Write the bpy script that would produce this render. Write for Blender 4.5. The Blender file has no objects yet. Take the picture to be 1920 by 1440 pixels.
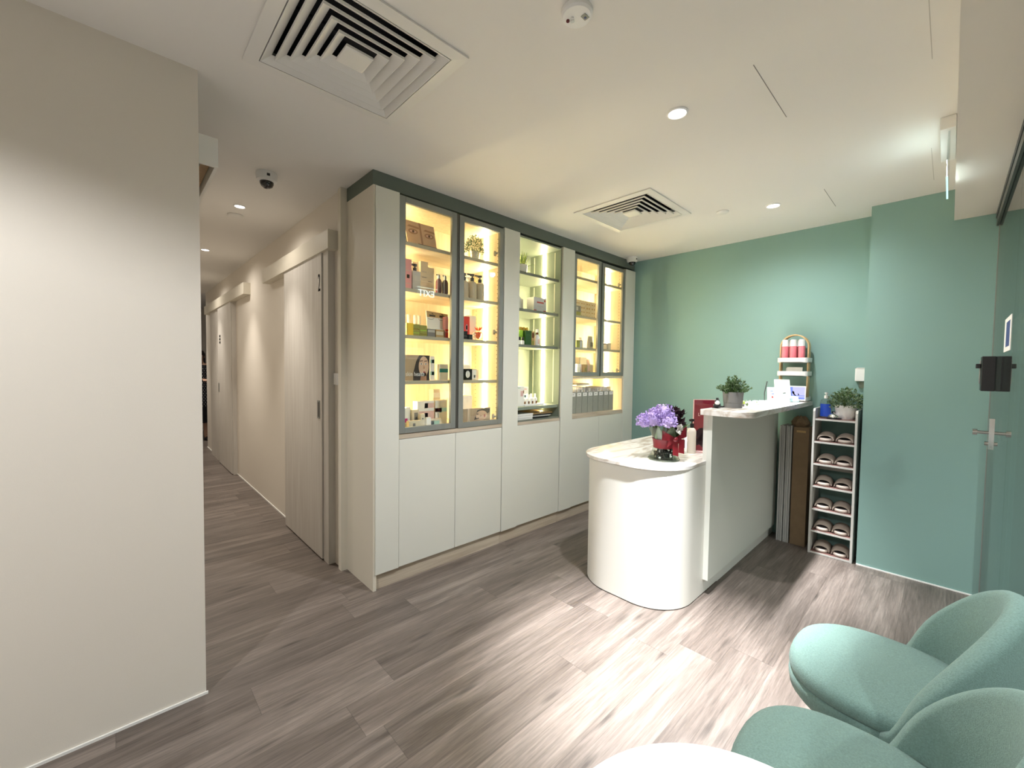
import bpy, bmesh, math, random
from mathutils import Vector, Matrix
random.seed(7)
SC = bpy.context.scene
COL = SC.collection
PI = math.pi

# ------------------------------------------------------------------ camera, world, exposure
H = 2.49
cam_data = bpy.data.cameras.new('camera')
cam_data.sensor_width = 36.0
cam_data.lens = 781.2107 / 1920 * 36.0
cam_data.clip_start = 0.01
cam = bpy.data.objects.new('camera', cam_data)
COL.objects.link(cam)
_a, _p, _r = math.radians(46.3771), math.radians(2.1327), math.radians(0.7794)
F = Vector((math.cos(_a), math.sin(_a), 0)); R = Vector((math.sin(_a), -math.cos(_a), 0)); U = Vector((0, 0, 1))
F2 = F * math.cos(_p) - U * math.sin(_p); U2 = U * math.cos(_p) + F * math.sin(_p)
R3 = R * math.cos(_r) + U2 * math.sin(_r); U3 = U2 * math.cos(_r) - R * math.sin(_r)
m = Matrix((( R3.x, U3.x, -F2.x, 0), (R3.y, U3.y, -F2.y, 0), (R3.z, U3.z, -F2.z, 1.3494), (0, 0, 0, 1)))
cam.matrix_world = m
SC.camera = cam
world = bpy.data.worlds.new('world'); SC.world = world
world.use_nodes = True
world.node_tree.nodes['Background'].inputs[0].default_value = (0.9, 0.95, 1.0, 1)
world.node_tree.nodes['Background'].inputs[1].default_value = 0.05
SC.view_settings.view_transform = 'Standard'
SC.view_settings.look = 'None'
SC.view_settings.exposure = 0.5
SC.view_settings.gamma = 1.0
SC.view_settings.use_curve_mapping = False

# light levels (tuned here)
SPOT_W = 900.0       # narrow beam of a room downlight
FLOOD_W = 85.0      # wide spill of a room downlight
HALL_SPOT_W = 60.0
HALL_FLOOD_W = 11.0
MALL_W = 190.0      # ceiling lights of the public corridor outside the shopfront
LED = 95.0
LIGHT_COL = (0.97, 0.98, 1.0)
HALL_COL = (1.0, 0.93, 0.83)

# ------------------------------------------------------------------ materials
def new_mat(name):
    mt = bpy.data.materials.new(name); mt.use_nodes = True
    return mt, mt.node_tree, mt.node_tree.nodes['Principled BSDF']

def mat(name, col, rough=0.5, metal=0.0, noise=0.0, nscale=60.0, bump=0.0, bscale=250.0, emis=0.0, coat=0.0, trans=0.0, sheen=0.0, spec=None):
    mt, nt, b = new_mat(name)
    b.inputs['Base Color'].default_value = (*col, 1)
    b.inputs['Roughness'].default_value = rough
    b.inputs['Metallic'].default_value = metal
    b.inputs['Coat Weight'].default_value = coat
    b.inputs['Sheen Weight'].default_value = sheen
    b.inputs['Transmission Weight'].default_value = trans
    if spec is not None: b.inputs['Specular IOR Level'].default_value = spec
    if emis:
        b.inputs['Emission Color'].default_value = (*col, 1)
        b.inputs['Emission Strength'].default_value = emis
    tc = nt.nodes.new('ShaderNodeTexCoord')
    if noise:
        n = nt.nodes.new('ShaderNodeTexNoise'); n.inputs['Scale'].default_value = nscale; n.inputs['Detail'].default_value = 4
        nt.links.new(tc.outputs['Object'], n.inputs['Vector'])
        mx = nt.nodes.new('ShaderNodeMix'); mx.data_type = 'RGBA'
        mx.inputs[6].default_value = (*[max(0, c * (1 - noise)) for c in col], 1)
        mx.inputs[7].default_value = (*[min(1, c * (1 + noise)) for c in col], 1)
        nt.links.new(n.outputs['Fac'], mx.inputs[0]); nt.links.new(mx.outputs[2], b.inputs['Base Color'])
    if bump:
        n2 = nt.nodes.new('ShaderNodeTexNoise'); n2.inputs['Scale'].default_value = bscale; n2.inputs['Detail'].default_value = 3
        nt.links.new(tc.outputs['Object'], n2.inputs['Vector'])
        bp = nt.nodes.new('ShaderNodeBump'); bp.inputs['Strength'].default_value = bump; bp.inputs['Distance'].default_value = 0.002
        nt.links.new(n2.outputs['Fac'], bp.inputs['Height']); nt.links.new(bp.outputs[0], b.inputs['Normal'])
    return mt

def emit(name, col, s):
    mt = bpy.data.materials.new(name); mt.use_nodes = True; nt = mt.node_tree
    nt.nodes.remove(nt.nodes['Principled BSDF'])
    e = nt.nodes.new('ShaderNodeEmission'); e.inputs[0].default_value = (*col, 1); e.inputs[1].default_value = s
    nt.links.new(e.outputs[0], nt.nodes['Material Output'].inputs[0])
    return mt

def thin_glass(name, tint=(0.96, 0.98, 0.97), ior=1.5, boost=0.0):
    mt = bpy.data.materials.new(name); mt.use_nodes = True; nt = mt.node_tree
    nt.nodes.remove(nt.nodes['Principled BSDF'])
    t = nt.nodes.new('ShaderNodeBsdfTransparent'); t.inputs[0].default_value = (*tint, 1)
    g = nt.nodes.new('ShaderNodeBsdfGlossy'); g.inputs['Roughness'].default_value = 0.0
    fr = nt.nodes.new('ShaderNodeLayerWeight'); fr.inputs[0].default_value = 0.5
    pw = nt.nodes.new('ShaderNodeMath'); pw.operation = 'POWER'; pw.inputs[1].default_value = 5.0; nt.links.new(fr.outputs['Facing'], pw.inputs[0])
    f0 = ((ior - 1) / (ior + 1)) ** 2 + boost
    ad = nt.nodes.new('ShaderNodeMath'); ad.operation = 'MULTIPLY_ADD'; ad.inputs[1].default_value = 1 - f0; ad.inputs[2].default_value = f0; ad.use_clamp = True
    nt.links.new(pw.outputs[0], ad.inputs[0])
    mx = nt.nodes.new('ShaderNodeMixShader')
    nt.links.new(ad.outputs[0], mx.inputs[0]); nt.links.new(t.outputs[0], mx.inputs[1]); nt.links.new(g.outputs[0], mx.inputs[2])
    nt.links.new(mx.outputs[0], nt.nodes['Material Output'].inputs[0])
    return mt

def wood(name, c1, c2, axis='X', stretch=(1.2, 22, 22), rough=0.5):
    mt, nt, b = new_mat(name)
    tc = nt.nodes.new('ShaderNodeTexCoord'); mp = nt.nodes.new('ShaderNodeMapping')
    s = list(stretch)
    if axis == 'Z': s = [stretch[1], stretch[2], stretch[0]]
    if axis == 'Y': s = [stretch[1], stretch[0], stretch[2]]
    mp.inputs['Scale'].default_value = s
    n = nt.nodes.new('ShaderNodeTexNoise'); n.inputs['Scale'].default_value = 2.0; n.inputs['Detail'].default_value = 7; n.inputs['Distortion'].default_value = 0.6
    nt.links.new(tc.outputs['Object'], mp.inputs[0]); nt.links.new(mp.outputs[0], n.inputs['Vector'])
    r = nt.nodes.new('ShaderNodeValToRGB'); r.color_ramp.elements[0].position = 0.32; r.color_ramp.elements[1].position = 0.7
    r.color_ramp.elements[0].color = (*c1, 1); r.color_ramp.elements[1].color = (*c2, 1)
    nt.links.new(n.outputs['Fac'], r.inputs[0]); nt.links.new(r.outputs[0], b.inputs['Base Color'])
    b.inputs['Roughness'].default_value = rough
    return mt

def floor_mat():
    mt, nt, b = new_mat('floor_planks')
    N = nt.nodes.new; Lk = nt.links.new
    def math_(op, a=None, bb=None, v1=None, v2=None):
        n = N('ShaderNodeMath'); n.operation = op
        if a is not None: Lk(a, n.inputs[0])
        elif v1 is not None: n.inputs[0].default_value = v1
        if bb is not None: Lk(bb, n.inputs[1])
        elif v2 is not None: n.inputs[1].default_value = v2
        return n.outputs[0]
    tc = N('ShaderNodeTexCoord'); sp = N('ShaderNodeSeparateXYZ'); Lk(tc.outputs['Object'], sp.inputs[0])
    x, y = sp.outputs[0], sp.outputs[1]
    W, Ln = 0.182, 1.22
    yy = math_('SUBTRACT', y, None, v2=1.21 - W * 20); yr = math_('DIVIDE', yy, None, v2=W); row = math_('FLOOR', yr); fy = math_('FRACT', yr)
    wn = N('ShaderNodeTexWhiteNoise'); wn.noise_dimensions = '1D'; Lk(row, wn.inputs['W'])
    xo = math_('ADD', math_('DIVIDE', x, None, v2=Ln), math_('MULTIPLY', wn.outputs[0], None, v2=7.3)); coln = math_('FLOOR', xo); fx = math_('FRACT', xo)
    cb = N('ShaderNodeCombineXYZ'); Lk(row, cb.inputs[0]); Lk(coln, cb.inputs[1])
    w2 = N('ShaderNodeTexWhiteNoise'); w2.noise_dimensions = '2D'; Lk(cb.outputs[0], w2.inputs['Vector'])
    off = N('ShaderNodeVectorMath'); off.operation = 'SCALE'; Lk(w2.outputs['Color'], off.inputs[0]); off.inputs['Scale'].default_value = 30
    ad = N('ShaderNodeVectorMath'); Lk(tc.outputs['Object'], ad.inputs[0]); Lk(off.outputs[0], ad.inputs[1])
    mp = N('ShaderNodeMapping'); mp.inputs['Scale'].default_value = (0.55, 5.5, 1); Lk(ad.outputs[0], mp.inputs[0])
    g1 = N('ShaderNodeTexNoise'); g1.inputs['Scale'].default_value = 1.6; g1.inputs['Detail'].default_value = 8; g1.inputs['Roughness'].default_value = 0.62; g1.inputs['Distortion'].default_value = 0.9; Lk(mp.outputs[0], g1.inputs['Vector'])
    mp2 = N('ShaderNodeMapping'); mp2.inputs['Scale'].default_value = (2.6, 55, 1); Lk(ad.outputs[0], mp2.inputs[0])
    g2 = N('ShaderNodeTexNoise'); g2.inputs['Scale'].default_value = 2.0; g2.inputs['Detail'].default_value = 6; g2.inputs['Roughness'].default_value = 0.7; Lk(mp2.outputs[0], g2.inputs['Vector'])
    r1 = N('ShaderNodeValToRGB'); e = r1.color_ramp.elements
    e[0].position = 0.18; e[0].color = (0.060, 0.045, 0.036, 1)
    e[1].position = 0.86; e[1].color = (0.305, 0.258, 0.226, 1)
    q = e.new(0.5); q.color = (0.158, 0.129, 0.111, 1)
    Lk(g1.outputs['Fac'], r1.inputs[0])
    r2 = N('ShaderNodeMapRange'); r2.inputs[1].default_value = 0.25; r2.inputs[2].default_value = 0.75; r2.inputs[3].default_value = 0.56; r2.inputs[4].default_value = 1.42; Lk(g2.outputs['Fac'], r2.inputs[0])
    tone = N('ShaderNodeMapRange'); tone.inputs[3].default_value = 0.86; tone.inputs[4].default_value = 1.14; Lk(w2.outputs['Value'], tone.inputs[0])
    # knots
    mp3 = N('ShaderNodeMapping'); mp3.inputs['Scale'].default_value = (1.3, 6.5, 1); Lk(ad.outputs[0], mp3.inputs[0])
    vo = N('ShaderNodeTexVoronoi'); vo.inputs['Scale'].default_value = 1.5; Lk(mp3.outputs[0], vo.inputs['Vector'])
    kn = N('ShaderNodeMapRange'); kn.inputs[1].default_value = 0.03; kn.inputs[2].default_value = 0.17; kn.inputs[3].default_value = 0.42; kn.inputs[4].default_value = 1.0; Lk(vo.outputs['Distance'], kn.inputs[0])
    f = math_('MULTIPLY', math_('MULTIPLY', r2.outputs[0], tone.outputs[0]), kn.outputs[0])
    # seams
    s1 = math_('LESS_THAN', math_('MINIMUM', fy, math_('SUBTRACT', None, fy, v1=1.0)), None, v2=0.007)
    s2 = math_('LESS_THAN', math_('MINIMUM', fx, math_('SUBTRACT', None, fx, v1=1.0)), None, v2=0.0011)
    seam = math_('SUBTRACT', None, math_('MULTIPLY', math_('MAXIMUM', s1, s2), None, v2=0.3), v1=1.0)
    f = math_('MULTIPLY', f, seam)
    vm = N('ShaderNodeVectorMath'); vm.operation = 'SCALE'; Lk(r1.outputs[0], vm.inputs[0]); Lk(f, vm.inputs['Scale'])
    Lk(vm.outputs[0], b.inputs['Base Color'])
    b.inputs['Roughness'].default_value = 0.42
    bp = N('ShaderNodeBump'); bp.inputs['Strength'].default_value = 0.25; bp.inputs['Distance'].default_value = 0.002; Lk(g2.outputs['Fac'], bp.inputs['Height']); Lk(bp.outputs[0], b.inputs['Normal'])
    return mt

def marble_mat():
    mt, nt, b = new_mat('veined_marble')
    N = nt.nodes.new; Lk = nt.links.new
    tc = N('ShaderNodeTexCoord'); mp = N('ShaderNodeMapping'); mp.inputs['Rotation'].default_value = (0, 0, 0.7); mp.inputs['Scale'].default_value = (1.2, 5, 5)
    Lk(tc.outputs['Object'], mp.inputs[0])
    n = N('ShaderNodeTexNoise'); n.inputs['Scale'].default_value = 2.2; n.inputs['Detail'].default_value = 6; n.inputs['Distortion'].default_value = 1.4; Lk(mp.outputs[0], n.inputs['Vector'])
    r = N('ShaderNodeValToRGB'); e = r.color_ramp.elements
    e[0].position = 0.36; e[0].color = (0.55, 0.47, 0.39, 1); e[1].position = 0.56; e[1].color = (0.86, 0.84, 0.80, 1)
    Lk(n.outputs['Fac'], r.inputs[0]); Lk(r.outputs[0], b.inputs['Base Color'])
    b.inputs['Roughness'].default_value = 0.25
    return mt

M = {}
M['floor'] = floor_mat()
M['ceiling'] = mat('ceiling_paint', (0.83, 0.81, 0.78), 0.9, bump=0.05)
M['cream_wall'] = mat('cream_wall_paint', (0.78, 0.725, 0.645), 0.88, bump=0.12, bscale=400)
M['green_wall'] = mat('sage_green_paint', (0.235, 0.385, 0.35), 0.8, bump=0.1, bscale=400)
M['trim_green'] = mat('dark_green_board', (0.115, 0.14, 0.115), 0.6)
M['white_trim'] = mat('white_trim_paint', (0.88, 0.87, 0.84), 0.4)
M['cab_white'] = mat('cabinet_laminate', (0.74, 0.74, 0.67), 0.42)
M['cab_side'] = mat('cabinet_side_laminate', (0.74, 0.69, 0.58), 0.5)
M['seam'] = mat('dark_seam', (0.05, 0.05, 0.045), 0.8)
M['oak'] = wood('light_oak', (0.76, 0.64, 0.44), (0.86, 0.77, 0.58), 'Z', (1.0, 18, 18))
M['shelf_oak'] = wood('shelf_oak', (0.62, 0.50, 0.34), (0.80, 0.70, 0.52), 'X')
M['shelf_edge'] = mat('shelf_edge_band', (0.42, 0.38, 0.29), 0.5)
M['plinth'] = wood('plinth_oak', (0.45, 0.37, 0.28), (0.63, 0.55, 0.44), 'X')
M['ash'] = wood('pale_ash_door', (0.60, 0.56, 0.51), (0.70, 0.67, 0.62), 'Z', (0.9, 14, 14))
M['sage_board'] = mat('sage_melamine', (0.215, 0.255, 0.20), 0.5)
M['sage_edge'] = mat('grey_green_edge', (0.17, 0.185, 0.15), 0.5)
M['alu'] = mat('brushed_aluminium', (0.27, 0.285, 0.265), 0.45, 0.35)
M['alu_dark'] = mat('dark_aluminium', (0.10, 0.10, 0.09), 0.4, 0.6)
M['chrome'] = mat('chrome', (0.8, 0.8, 0.8), 0.12, 1.0)
M['black'] = mat('black_plastic', (0.012, 0.012, 0.014), 0.35)
M['white'] = mat('white_plastic', (0.86, 0.86, 0.85), 0.4)
M['louvre'] = mat('white_louvre', (0.80, 0.79, 0.76), 0.45)
M['plenum'] = mat('dark_duct', (0.01, 0.012, 0.02), 0.7)
M['marble'] = marble_mat()
M['desk_white'] = mat('desk_laminate', (0.84, 0.83, 0.77), 0.4)
M['panel_white'] = mat('counter_panel_laminate', (0.77, 0.79, 0.73), 0.45)
M['glass'] = thin_glass('cabinet_glass')
M['shop_glass'] = thin_glass('shopfront_glass', (0.93, 0.97, 0.95), 1.6)
M['led'] = emit('warm_led', (1.0, 0.82, 0.47), LED)
M['lamp_on'] = emit('lamp_lens_lit', (1.0, 0.97, 0.93), 6.0)
M['fabric'] = mat('sage_fabric', (0.165, 0.265, 0.238), 0.95, noise=0.35, nscale=260, bump=0.6, bscale=420, sheen=0.08)
M['leg_wood'] = wood('leg_beech', (0.5, 0.33, 0.18), (0.62, 0.43, 0.26), 'Z')
M['table_white'] = mat('table_top_white', (0.93, 0.93, 0.93), 0.3)
M['rack_white'] = mat('rack_white_board', (0.62, 0.61, 0.57), 0.5)
M['rack_brown'] = mat('rack_brown_laminate', (0.20, 0.10, 0.085), 0.5)
M['slipper'] = mat('taupe_slipper', (0.33, 0.27, 0.22), 0.75, bump=0.3, bscale=300)
M['slipper_sole'] = mat('taupe_sole', (0.50, 0.42, 0.36), 0.45)
M['slipper_in'] = mat('dark_insole', (0.04, 0.03, 0.028), 0.9)
M['cardboard'] = mat('brown_cardboard', (0.22, 0.15, 0.085), 0.85, noise=0.15, nscale=20)
M['grey_board'] = mat('grey_card', (0.45, 0.45, 0.43), 0.8)
M['pot_grey'] = mat('grey_concrete_pot', (0.19, 0.19, 0.185), 0.8, bump=0.2)
M['pot_white'] = mat('white_ceramic', (0.82, 0.80, 0.78), 0.25)
M['pot_silver'] = mat('silver_pot', (0.75, 0.73, 0.68), 0.25, 0.85)
M['soil'] = mat('dark_soil', (0.02, 0.018, 0.012), 0.95)
M['leaf'] = mat('green_leaf', (0.075, 0.15, 0.045), 0.55, noise=0.5, nscale=35)
M['leaf2'] = mat('grey_green_leaf', (0.17, 0.24, 0.13), 0.6, noise=0.5, nscale=35)
M['leaf3'] = mat('yellow_green_leaf', (0.34, 0.42, 0.07), 0.5, noise=0.4, nscale=35)
M['stem'] = mat('green_stem', (0.08, 0.14, 0.04), 0.6)
M['lilac'] = mat('lilac_petal', (0.52, 0.40, 0.80), 0.6, noise=0.35, nscale=50)
M['burgundy'] = mat('burgundy_petal', (0.018, 0.004, 0.008), 0.45)
M['ribbon'] = mat('red_ribbon', (0.17, 0.005, 0.012), 0.4)
M['ivory'] = mat('ivory_petal', (0.80, 0.78, 0.72), 0.45)
M['vase_glass'] = thin_glass('vase_glass', (0.80, 0.84, 0.80), 1.5, 0.05)
M['pebble'] = mat('dark_pebble', (0.02, 0.03, 0.03), 0.2)
M['red_acrylic'] = mat('wine_red_acrylic', (0.20, 0.02, 0.035), 0.12, coat=0.5)
M['pink_edge'] = mat('pale_pink_edge', (0.72, 0.45, 0.45), 0.3)
M['cream_bottle'] = mat('cream_bottle', (0.74, 0.68, 0.60), 0.4)
M['bottle_beige'] = mat('beige_bottle', (0.55, 0.48, 0.36), 0.4)
M['pink'] = mat('soft_pink', (0.72, 0.33, 0.36), 0.5)
M['rose'] = mat('rose_liquid', (0.78, 0.22, 0.27), 0.25)
M['magenta'] = mat('magenta_print', (0.55, 0.04, 0.22), 0.5)
M['palepink'] = mat('pale_pink_carton', (0.74, 0.50, 0.46), 0.5)
M['maroon'] = mat('maroon_liquid', (0.16, 0.02, 0.03), 0.2)
M['teal'] = mat('teal_print', (0.02, 0.26, 0.25), 0.5)
M['paleteal'] = mat('pale_teal_print', (0.38, 0.62, 0.54), 0.5)
M['cream_box'] = mat('cream_carton', (0.72, 0.64, 0.48), 0.6)
M['white_box'] = mat('white_carton', (0.86, 0.85, 0.80), 0.55)
M['grey_box'] = mat('pale_grey_carton', (0.55, 0.54, 0.52), 0.55)
M['print_grey'] = mat('grey_print', (0.22, 0.21, 0.20), 0.6)
M['print_light'] = mat('light_grey_print', (0.5, 0.48, 0.45), 0.6)
M['dark_print'] = mat('black_print', (0.012, 0.011, 0.010), 0.9, spec=0.1)
M['yellow'] = mat('yellow_carton', (0.85, 0.58, 0.03), 0.5)
M['olive'] = mat('olive_carton', (0.30, 0.30, 0.06), 0.5)
M['red'] = mat('red_carton', (0.62, 0.035, 0.03), 0.45)
M['brick'] = mat('brick_red_print', (0.42, 0.07, 0.05), 0.5)
M['orange_glass'] = mat('orange_red_glass', (0.75, 0.10, 0.02), 0.12, coat=0.6)
M['lime'] = mat('lime_carton', (0.36, 0.62, 0.05), 0.5)
M['dkgreen'] = mat('dark_green_carton', (0.02, 0.085, 0.015), 0.45)
M['gold'] = mat('gold_foil', (0.75, 0.50, 0.12), 0.25, 0.8)
M['brown'] = mat('brown_glass', (0.16, 0.06, 0.02), 0.2)
M['kraft'] = mat('kraft_carton', (0.50, 0.33, 0.14), 0.6)
M['frosted'] = mat('frosted_bag', (0.66, 0.62, 0.54), 0.3)
M['skin'] = mat('printed_skin', (0.64, 0.42, 0.28), 0.5, noise=0.15, nscale=18)
M['skin2'] = mat('printed_skin_shade', (0.38, 0.20, 0.11), 0.5)
M['photo_bg'] = mat('printed_beige', (0.42, 0.31, 0.20), 0.5, noise=0.15, nscale=15)
M['hair'] = mat('dark_brown_hair', (0.035, 0.02, 0.013), 0.5)
M['lip'] = mat('printed_lip', (0.42, 0.11, 0.09), 0.5)
M['flesh'] = mat('skin_tone', (0.55, 0.34, 0.24), 0.55)
M['dress'] = mat('black_dress', (0.008, 0.008, 0.010), 0.8)
M['dot'] = mat('white_dot', (0.75, 0.73, 0.70), 0.8)
M['binder'] = mat('grey_holder', (0.30, 0.31, 0.27), 0.7, noise=0.08, nscale=30)
M['paper'] = mat('white_paper', (0.84, 0.83, 0.80), 0.7)
M['blue'] = mat('blue_label', (0.02, 0.075, 0.50), 0.4)
M['navy'] = mat('navy_print', (0.03, 0.05, 0.20), 0.5)
M['clear'] = thin_glass('clear_plastic', (0.9, 0.93, 0.93), 1.45, 0.03)
M['paleblue'] = mat('pale_blue_card', (0.55, 0.80, 0.85), 0.4)
M['screen'] = emit('tablet_screen', (0.22, 0.30, 0.80), 0.9)
M['screen_l'] = emit('tablet_screen_pale', (0.55, 0.55, 0.85), 0.9)
M['bamboo'] = wood('bamboo_ply', (0.56, 0.36, 0.16), (0.72, 0.50, 0.26), 'Z')
M['dark_glass_cctv'] = mat('smoked_dome', (0.008, 0.008, 0.01), 0.08, coat=1.0)
M['lens_red'] = mat('red_lens', (0.10, 0.0, 0.005), 0.2)
M['exit_letters'] = emit('lit_letters', (0.9, 1.0, 0.97), 12.0)
M['exit_glow'] = emit('lit_edge', (0.55, 0.95, 0.85), 1.0)
M['outside'] = mat('outside_wall', (0.16, 0.19, 0.17), 0.8)
M['holes'] = mat('shelf_pin_holes', (0.22, 0.15, 0.08), 0.9)
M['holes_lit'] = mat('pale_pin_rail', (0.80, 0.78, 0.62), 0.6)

# ------------------------------------------------------------------ helpers
ORG = {}
def tag(o, label=None, cat=None, group=None, kind=None):
    if label: o['label'] = label
    if cat: o['category'] = cat
    if group: o['group'] = group
    if kind: o['kind'] = kind
    return o
def thing(name, loc, label, cat, group=None, kind=None):
    o = bpy.data.objects.new(name, None); o.empty_display_size = 0.05
    COL.objects.link(o); o.location = loc; ORG[o.name] = Vector(loc)
    return tag(o, label, cat, group, kind)

class MB:
    def __init__(s): s.bm = bmesh.new(); s.mats = []
    def mi(s, m):
        if isinstance(m, str): m = M[m]
        if m not in s.mats: s.mats.append(m)
        return s.mats.index(m)
    def face(s, vs, k):
        try:
            f = s.bm.faces.new(vs); f.material_index = k; return f
        except ValueError: return None
    def box(s, x0, x1, y0, y1, z0, z1, m):
        k = s.mi(m)
        v = [s.bm.verts.new((x, y, z)) for z in (z0, z1) for y in (y0, y1) for x in (x0, x1)]
        for q in ((0, 2, 3, 1), (4, 5, 7, 6), (0, 1, 5, 4), (2, 6, 7, 3), (0, 4, 6, 2), (1, 3, 7, 5)): s.face([v[i] for i in q], k)
        return s
    def prism(s, pts, a, b, m, axis='z', cap=True):
        # pts 2-D; axis z: (x,y), axis y: (x,z), axis x: (y,z)
        k = s.mi(m)
        def P(p, t): return {'z': (p[0], p[1], t), 'y': (p[0], t, p[1]), 'x': (t, p[0], p[1])}[axis]
        A = [s.bm.verts.new(P(p, a)) for p in pts]; B = [s.bm.verts.new(P(p, b)) for p in pts]; n = len(pts)
        for i in range(n): s.face((A[i], A[(i + 1) % n], B[(i + 1) % n], B[i]), k)
        if cap: s.face(A[::-1], k); s.face(B, k)
        return s
    def rings(s, rings, m, cap=True, closed=True, mlist=None):
        R_ = [[s.bm.verts.new(p) for p in r] for r in rings]; n = len(rings[0])
        for j in range(len(R_) - 1):
            k = s.mi(mlist[j]) if mlist else s.mi(m)
            for i in range(n if closed else n - 1): s.face((R_[j][i], R_[j][(i + 1) % n], R_[j + 1][(i + 1) % n], R_[j + 1][i]), k)
        if cap:
            s.face(R_[0][::-1], s.mi(mlist[0] if mlist else m)); s.face(R_[-1], s.mi(mlist[-1] if mlist else m))
        return s
    def lathe(s, prof, c, m, n=24, axis='z', mlist=None, cap=True):
        out = []
        for r, z in prof:
            ring = []
            for i in range(n):
                a = 2 * PI * i / n; u, v = math.cos(a) * max(r, 1e-5), math.sin(a) * max(r, 1e-5)
                ring.append({'z': (c[0] + u, c[1] + v, c[2] + z), 'y': (c[0] + u, c[1] + z, c[2] + v), 'x': (c[0] + z, c[1] + u, c[2] + v)}[axis])
            out.append(ring)
        return s.rings(out, m, cap, True, mlist)
    def cyl(s, c, r, h, m, n=24, axis='z', r2=None): return s.lathe([(r, 0), (r if r2 is None else r2, h)], c, m, n, axis)
    def ball(s, c, r, m, sc=(1, 1, 1), n=16):
        out = []
        for j in range(n // 2 + 1):
            t = PI * j / (n // 2); rr = max(math.sin(t), 1e-3)
            out.append([(c[0] + r * sc[0] * rr * math.cos(2 * PI * i / n), c[1] + r * sc[1] * rr * math.sin(2 * PI * i / n), c[2] - r * sc[2] * math.cos(t)) for i in range(n)])
        return s.rings(out, m)
    def tube(s, pts, r, m, n=8):
        pts = [Vector(p) for p in pts]; out = []
        for i, p in enumerate(pts):
            d = (pts[min(i + 1, len(pts) - 1)] - pts[max(i - 1, 0)]).normalized()
            a = d.cross(Vector((0, 0, 1)) if abs(d.z) < 0.9 else Vector((1, 0, 0))).normalized(); b = d.cross(a)
            rr = r[i] if isinstance(r, (list, tuple)) else r
            out.append([tuple(p + (a * math.cos(2 * PI * k / n) + b * math.sin(2 * PI * k / n)) * rr) for k in range(n)])
        return s.rings(out, m)
    def leaf(s, p, d, w, m, l=None, up=None):
        d = Vector(d).normalized(); l = l or w * 2
        a = d.cross(up or Vector((random.uniform(-1, 1), random.uniform(-1, 1), random.uniform(-.3, 1)))).normalized(); nn = d.cross(a)
        p = Vector(p); k = s.mi(m)
        v = [s.bm.verts.new(q) for q in (p, p + d * l * .45 + a * w / 2 + nn * w * .12, p + d * l, p + d * l * .45 - a * w / 2 + nn * w * .12)]
        s.face(v, k); return s
    def xform(s, Mx):
        bmesh.ops.transform(s.bm, matrix=Mx, verts=s.bm.verts); return s
    def build(s, name, parent=None, bevel=0.0, smooth=None, local=False, seg=2):
        bm = s.bm
        if smooth is not None or bevel: bmesh.ops.recalc_face_normals(bm, faces=bm.faces)
        me = bpy.data.meshes.new(name)
        org = Vector((0, 0, 0))
        if not local:
            if parent is not None: org = ORG[parent.name]
            else:
                xs = [v.co for v in bm.verts]
                org = Vector(((min(c.x for c in xs) + max(c.x for c in xs)) / 2, (min(c.y for c in xs) + max(c.y for c in xs)) / 2, min(c.z for c in xs)))
            bmesh.ops.translate(bm, verts=bm.verts, vec=-org)
        bm.to_mesh(me); bm.free()
        for mm in s.mats: me.materials.append(mm)
        o = bpy.data.objects.new(name, me); COL.objects.link(o)
        if parent is not None:
            o.parent = parent; ORG[o.name] = org if not local else ORG.get(parent.name, Vector())
        else:
            o.location = org; ORG[o.name] = org.copy()
        if smooth is not None:
            for p in me.polygons: p.use_smooth = True
            me.set_sharp_from_angle(angle=math.radians(smooth))
        if bevel:
            md = o.modifiers.new('bevel', 'BEVEL'); md.width = bevel; md.segments = seg; md.limit_method = 'ANGLE'; md.angle_limit = math.radians(40); md.harden_normals = False
        return o

def BOX(name, x0, x1, y0, y1, z0, z1, m, parent=None, bevel=0.0):
    return MB().box(min(x0, x1), max(x0, x1), min(y0, y1), max(y0, y1), z0, z1, m).build(name, parent, bevel)

def text_into(mb, s, size, origin, face, m, depth=0.0006, sx=1.0):
    """adds lettering to a mesh builder; origin = lower left corner as read; face 'y-' reads from -Y, 'y+' from +Y, 'x-' from -X"""
    cu = bpy.data.curves.new('t', 'FONT'); cu.body = s; cu.size = size; cu.extrude = depth; cu.resolution_u = 3
    ob = bpy.data.objects.new('t', cu); COL.objects.link(ob)
    dg = bpy.context.evaluated_depsgraph_get(); me = bpy.data.meshes.new_from_object(ob.evaluated_get(dg))
    bpy.data.objects.remove(ob); bpy.data.curves.remove(cu)
    k = mb.mi(m); o = Vector(origin)
    def T(c):
        if face == 'y-': return o + Vector((c.x * sx, -c.z, c.y))
        if face == 'y+': return o + Vector((-c.x * sx, c.z, c.y))
        if face == 'x-': return o + Vector((-c.z, -c.x * sx, c.y))
    vs = [mb.bm.verts.new(T(v.co)) for v in me.vertices]
    for p in me.polygons:
        mb.face([vs[i] for i in p.vertices], k)
    bpy.data.meshes.remove(me)

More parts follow.
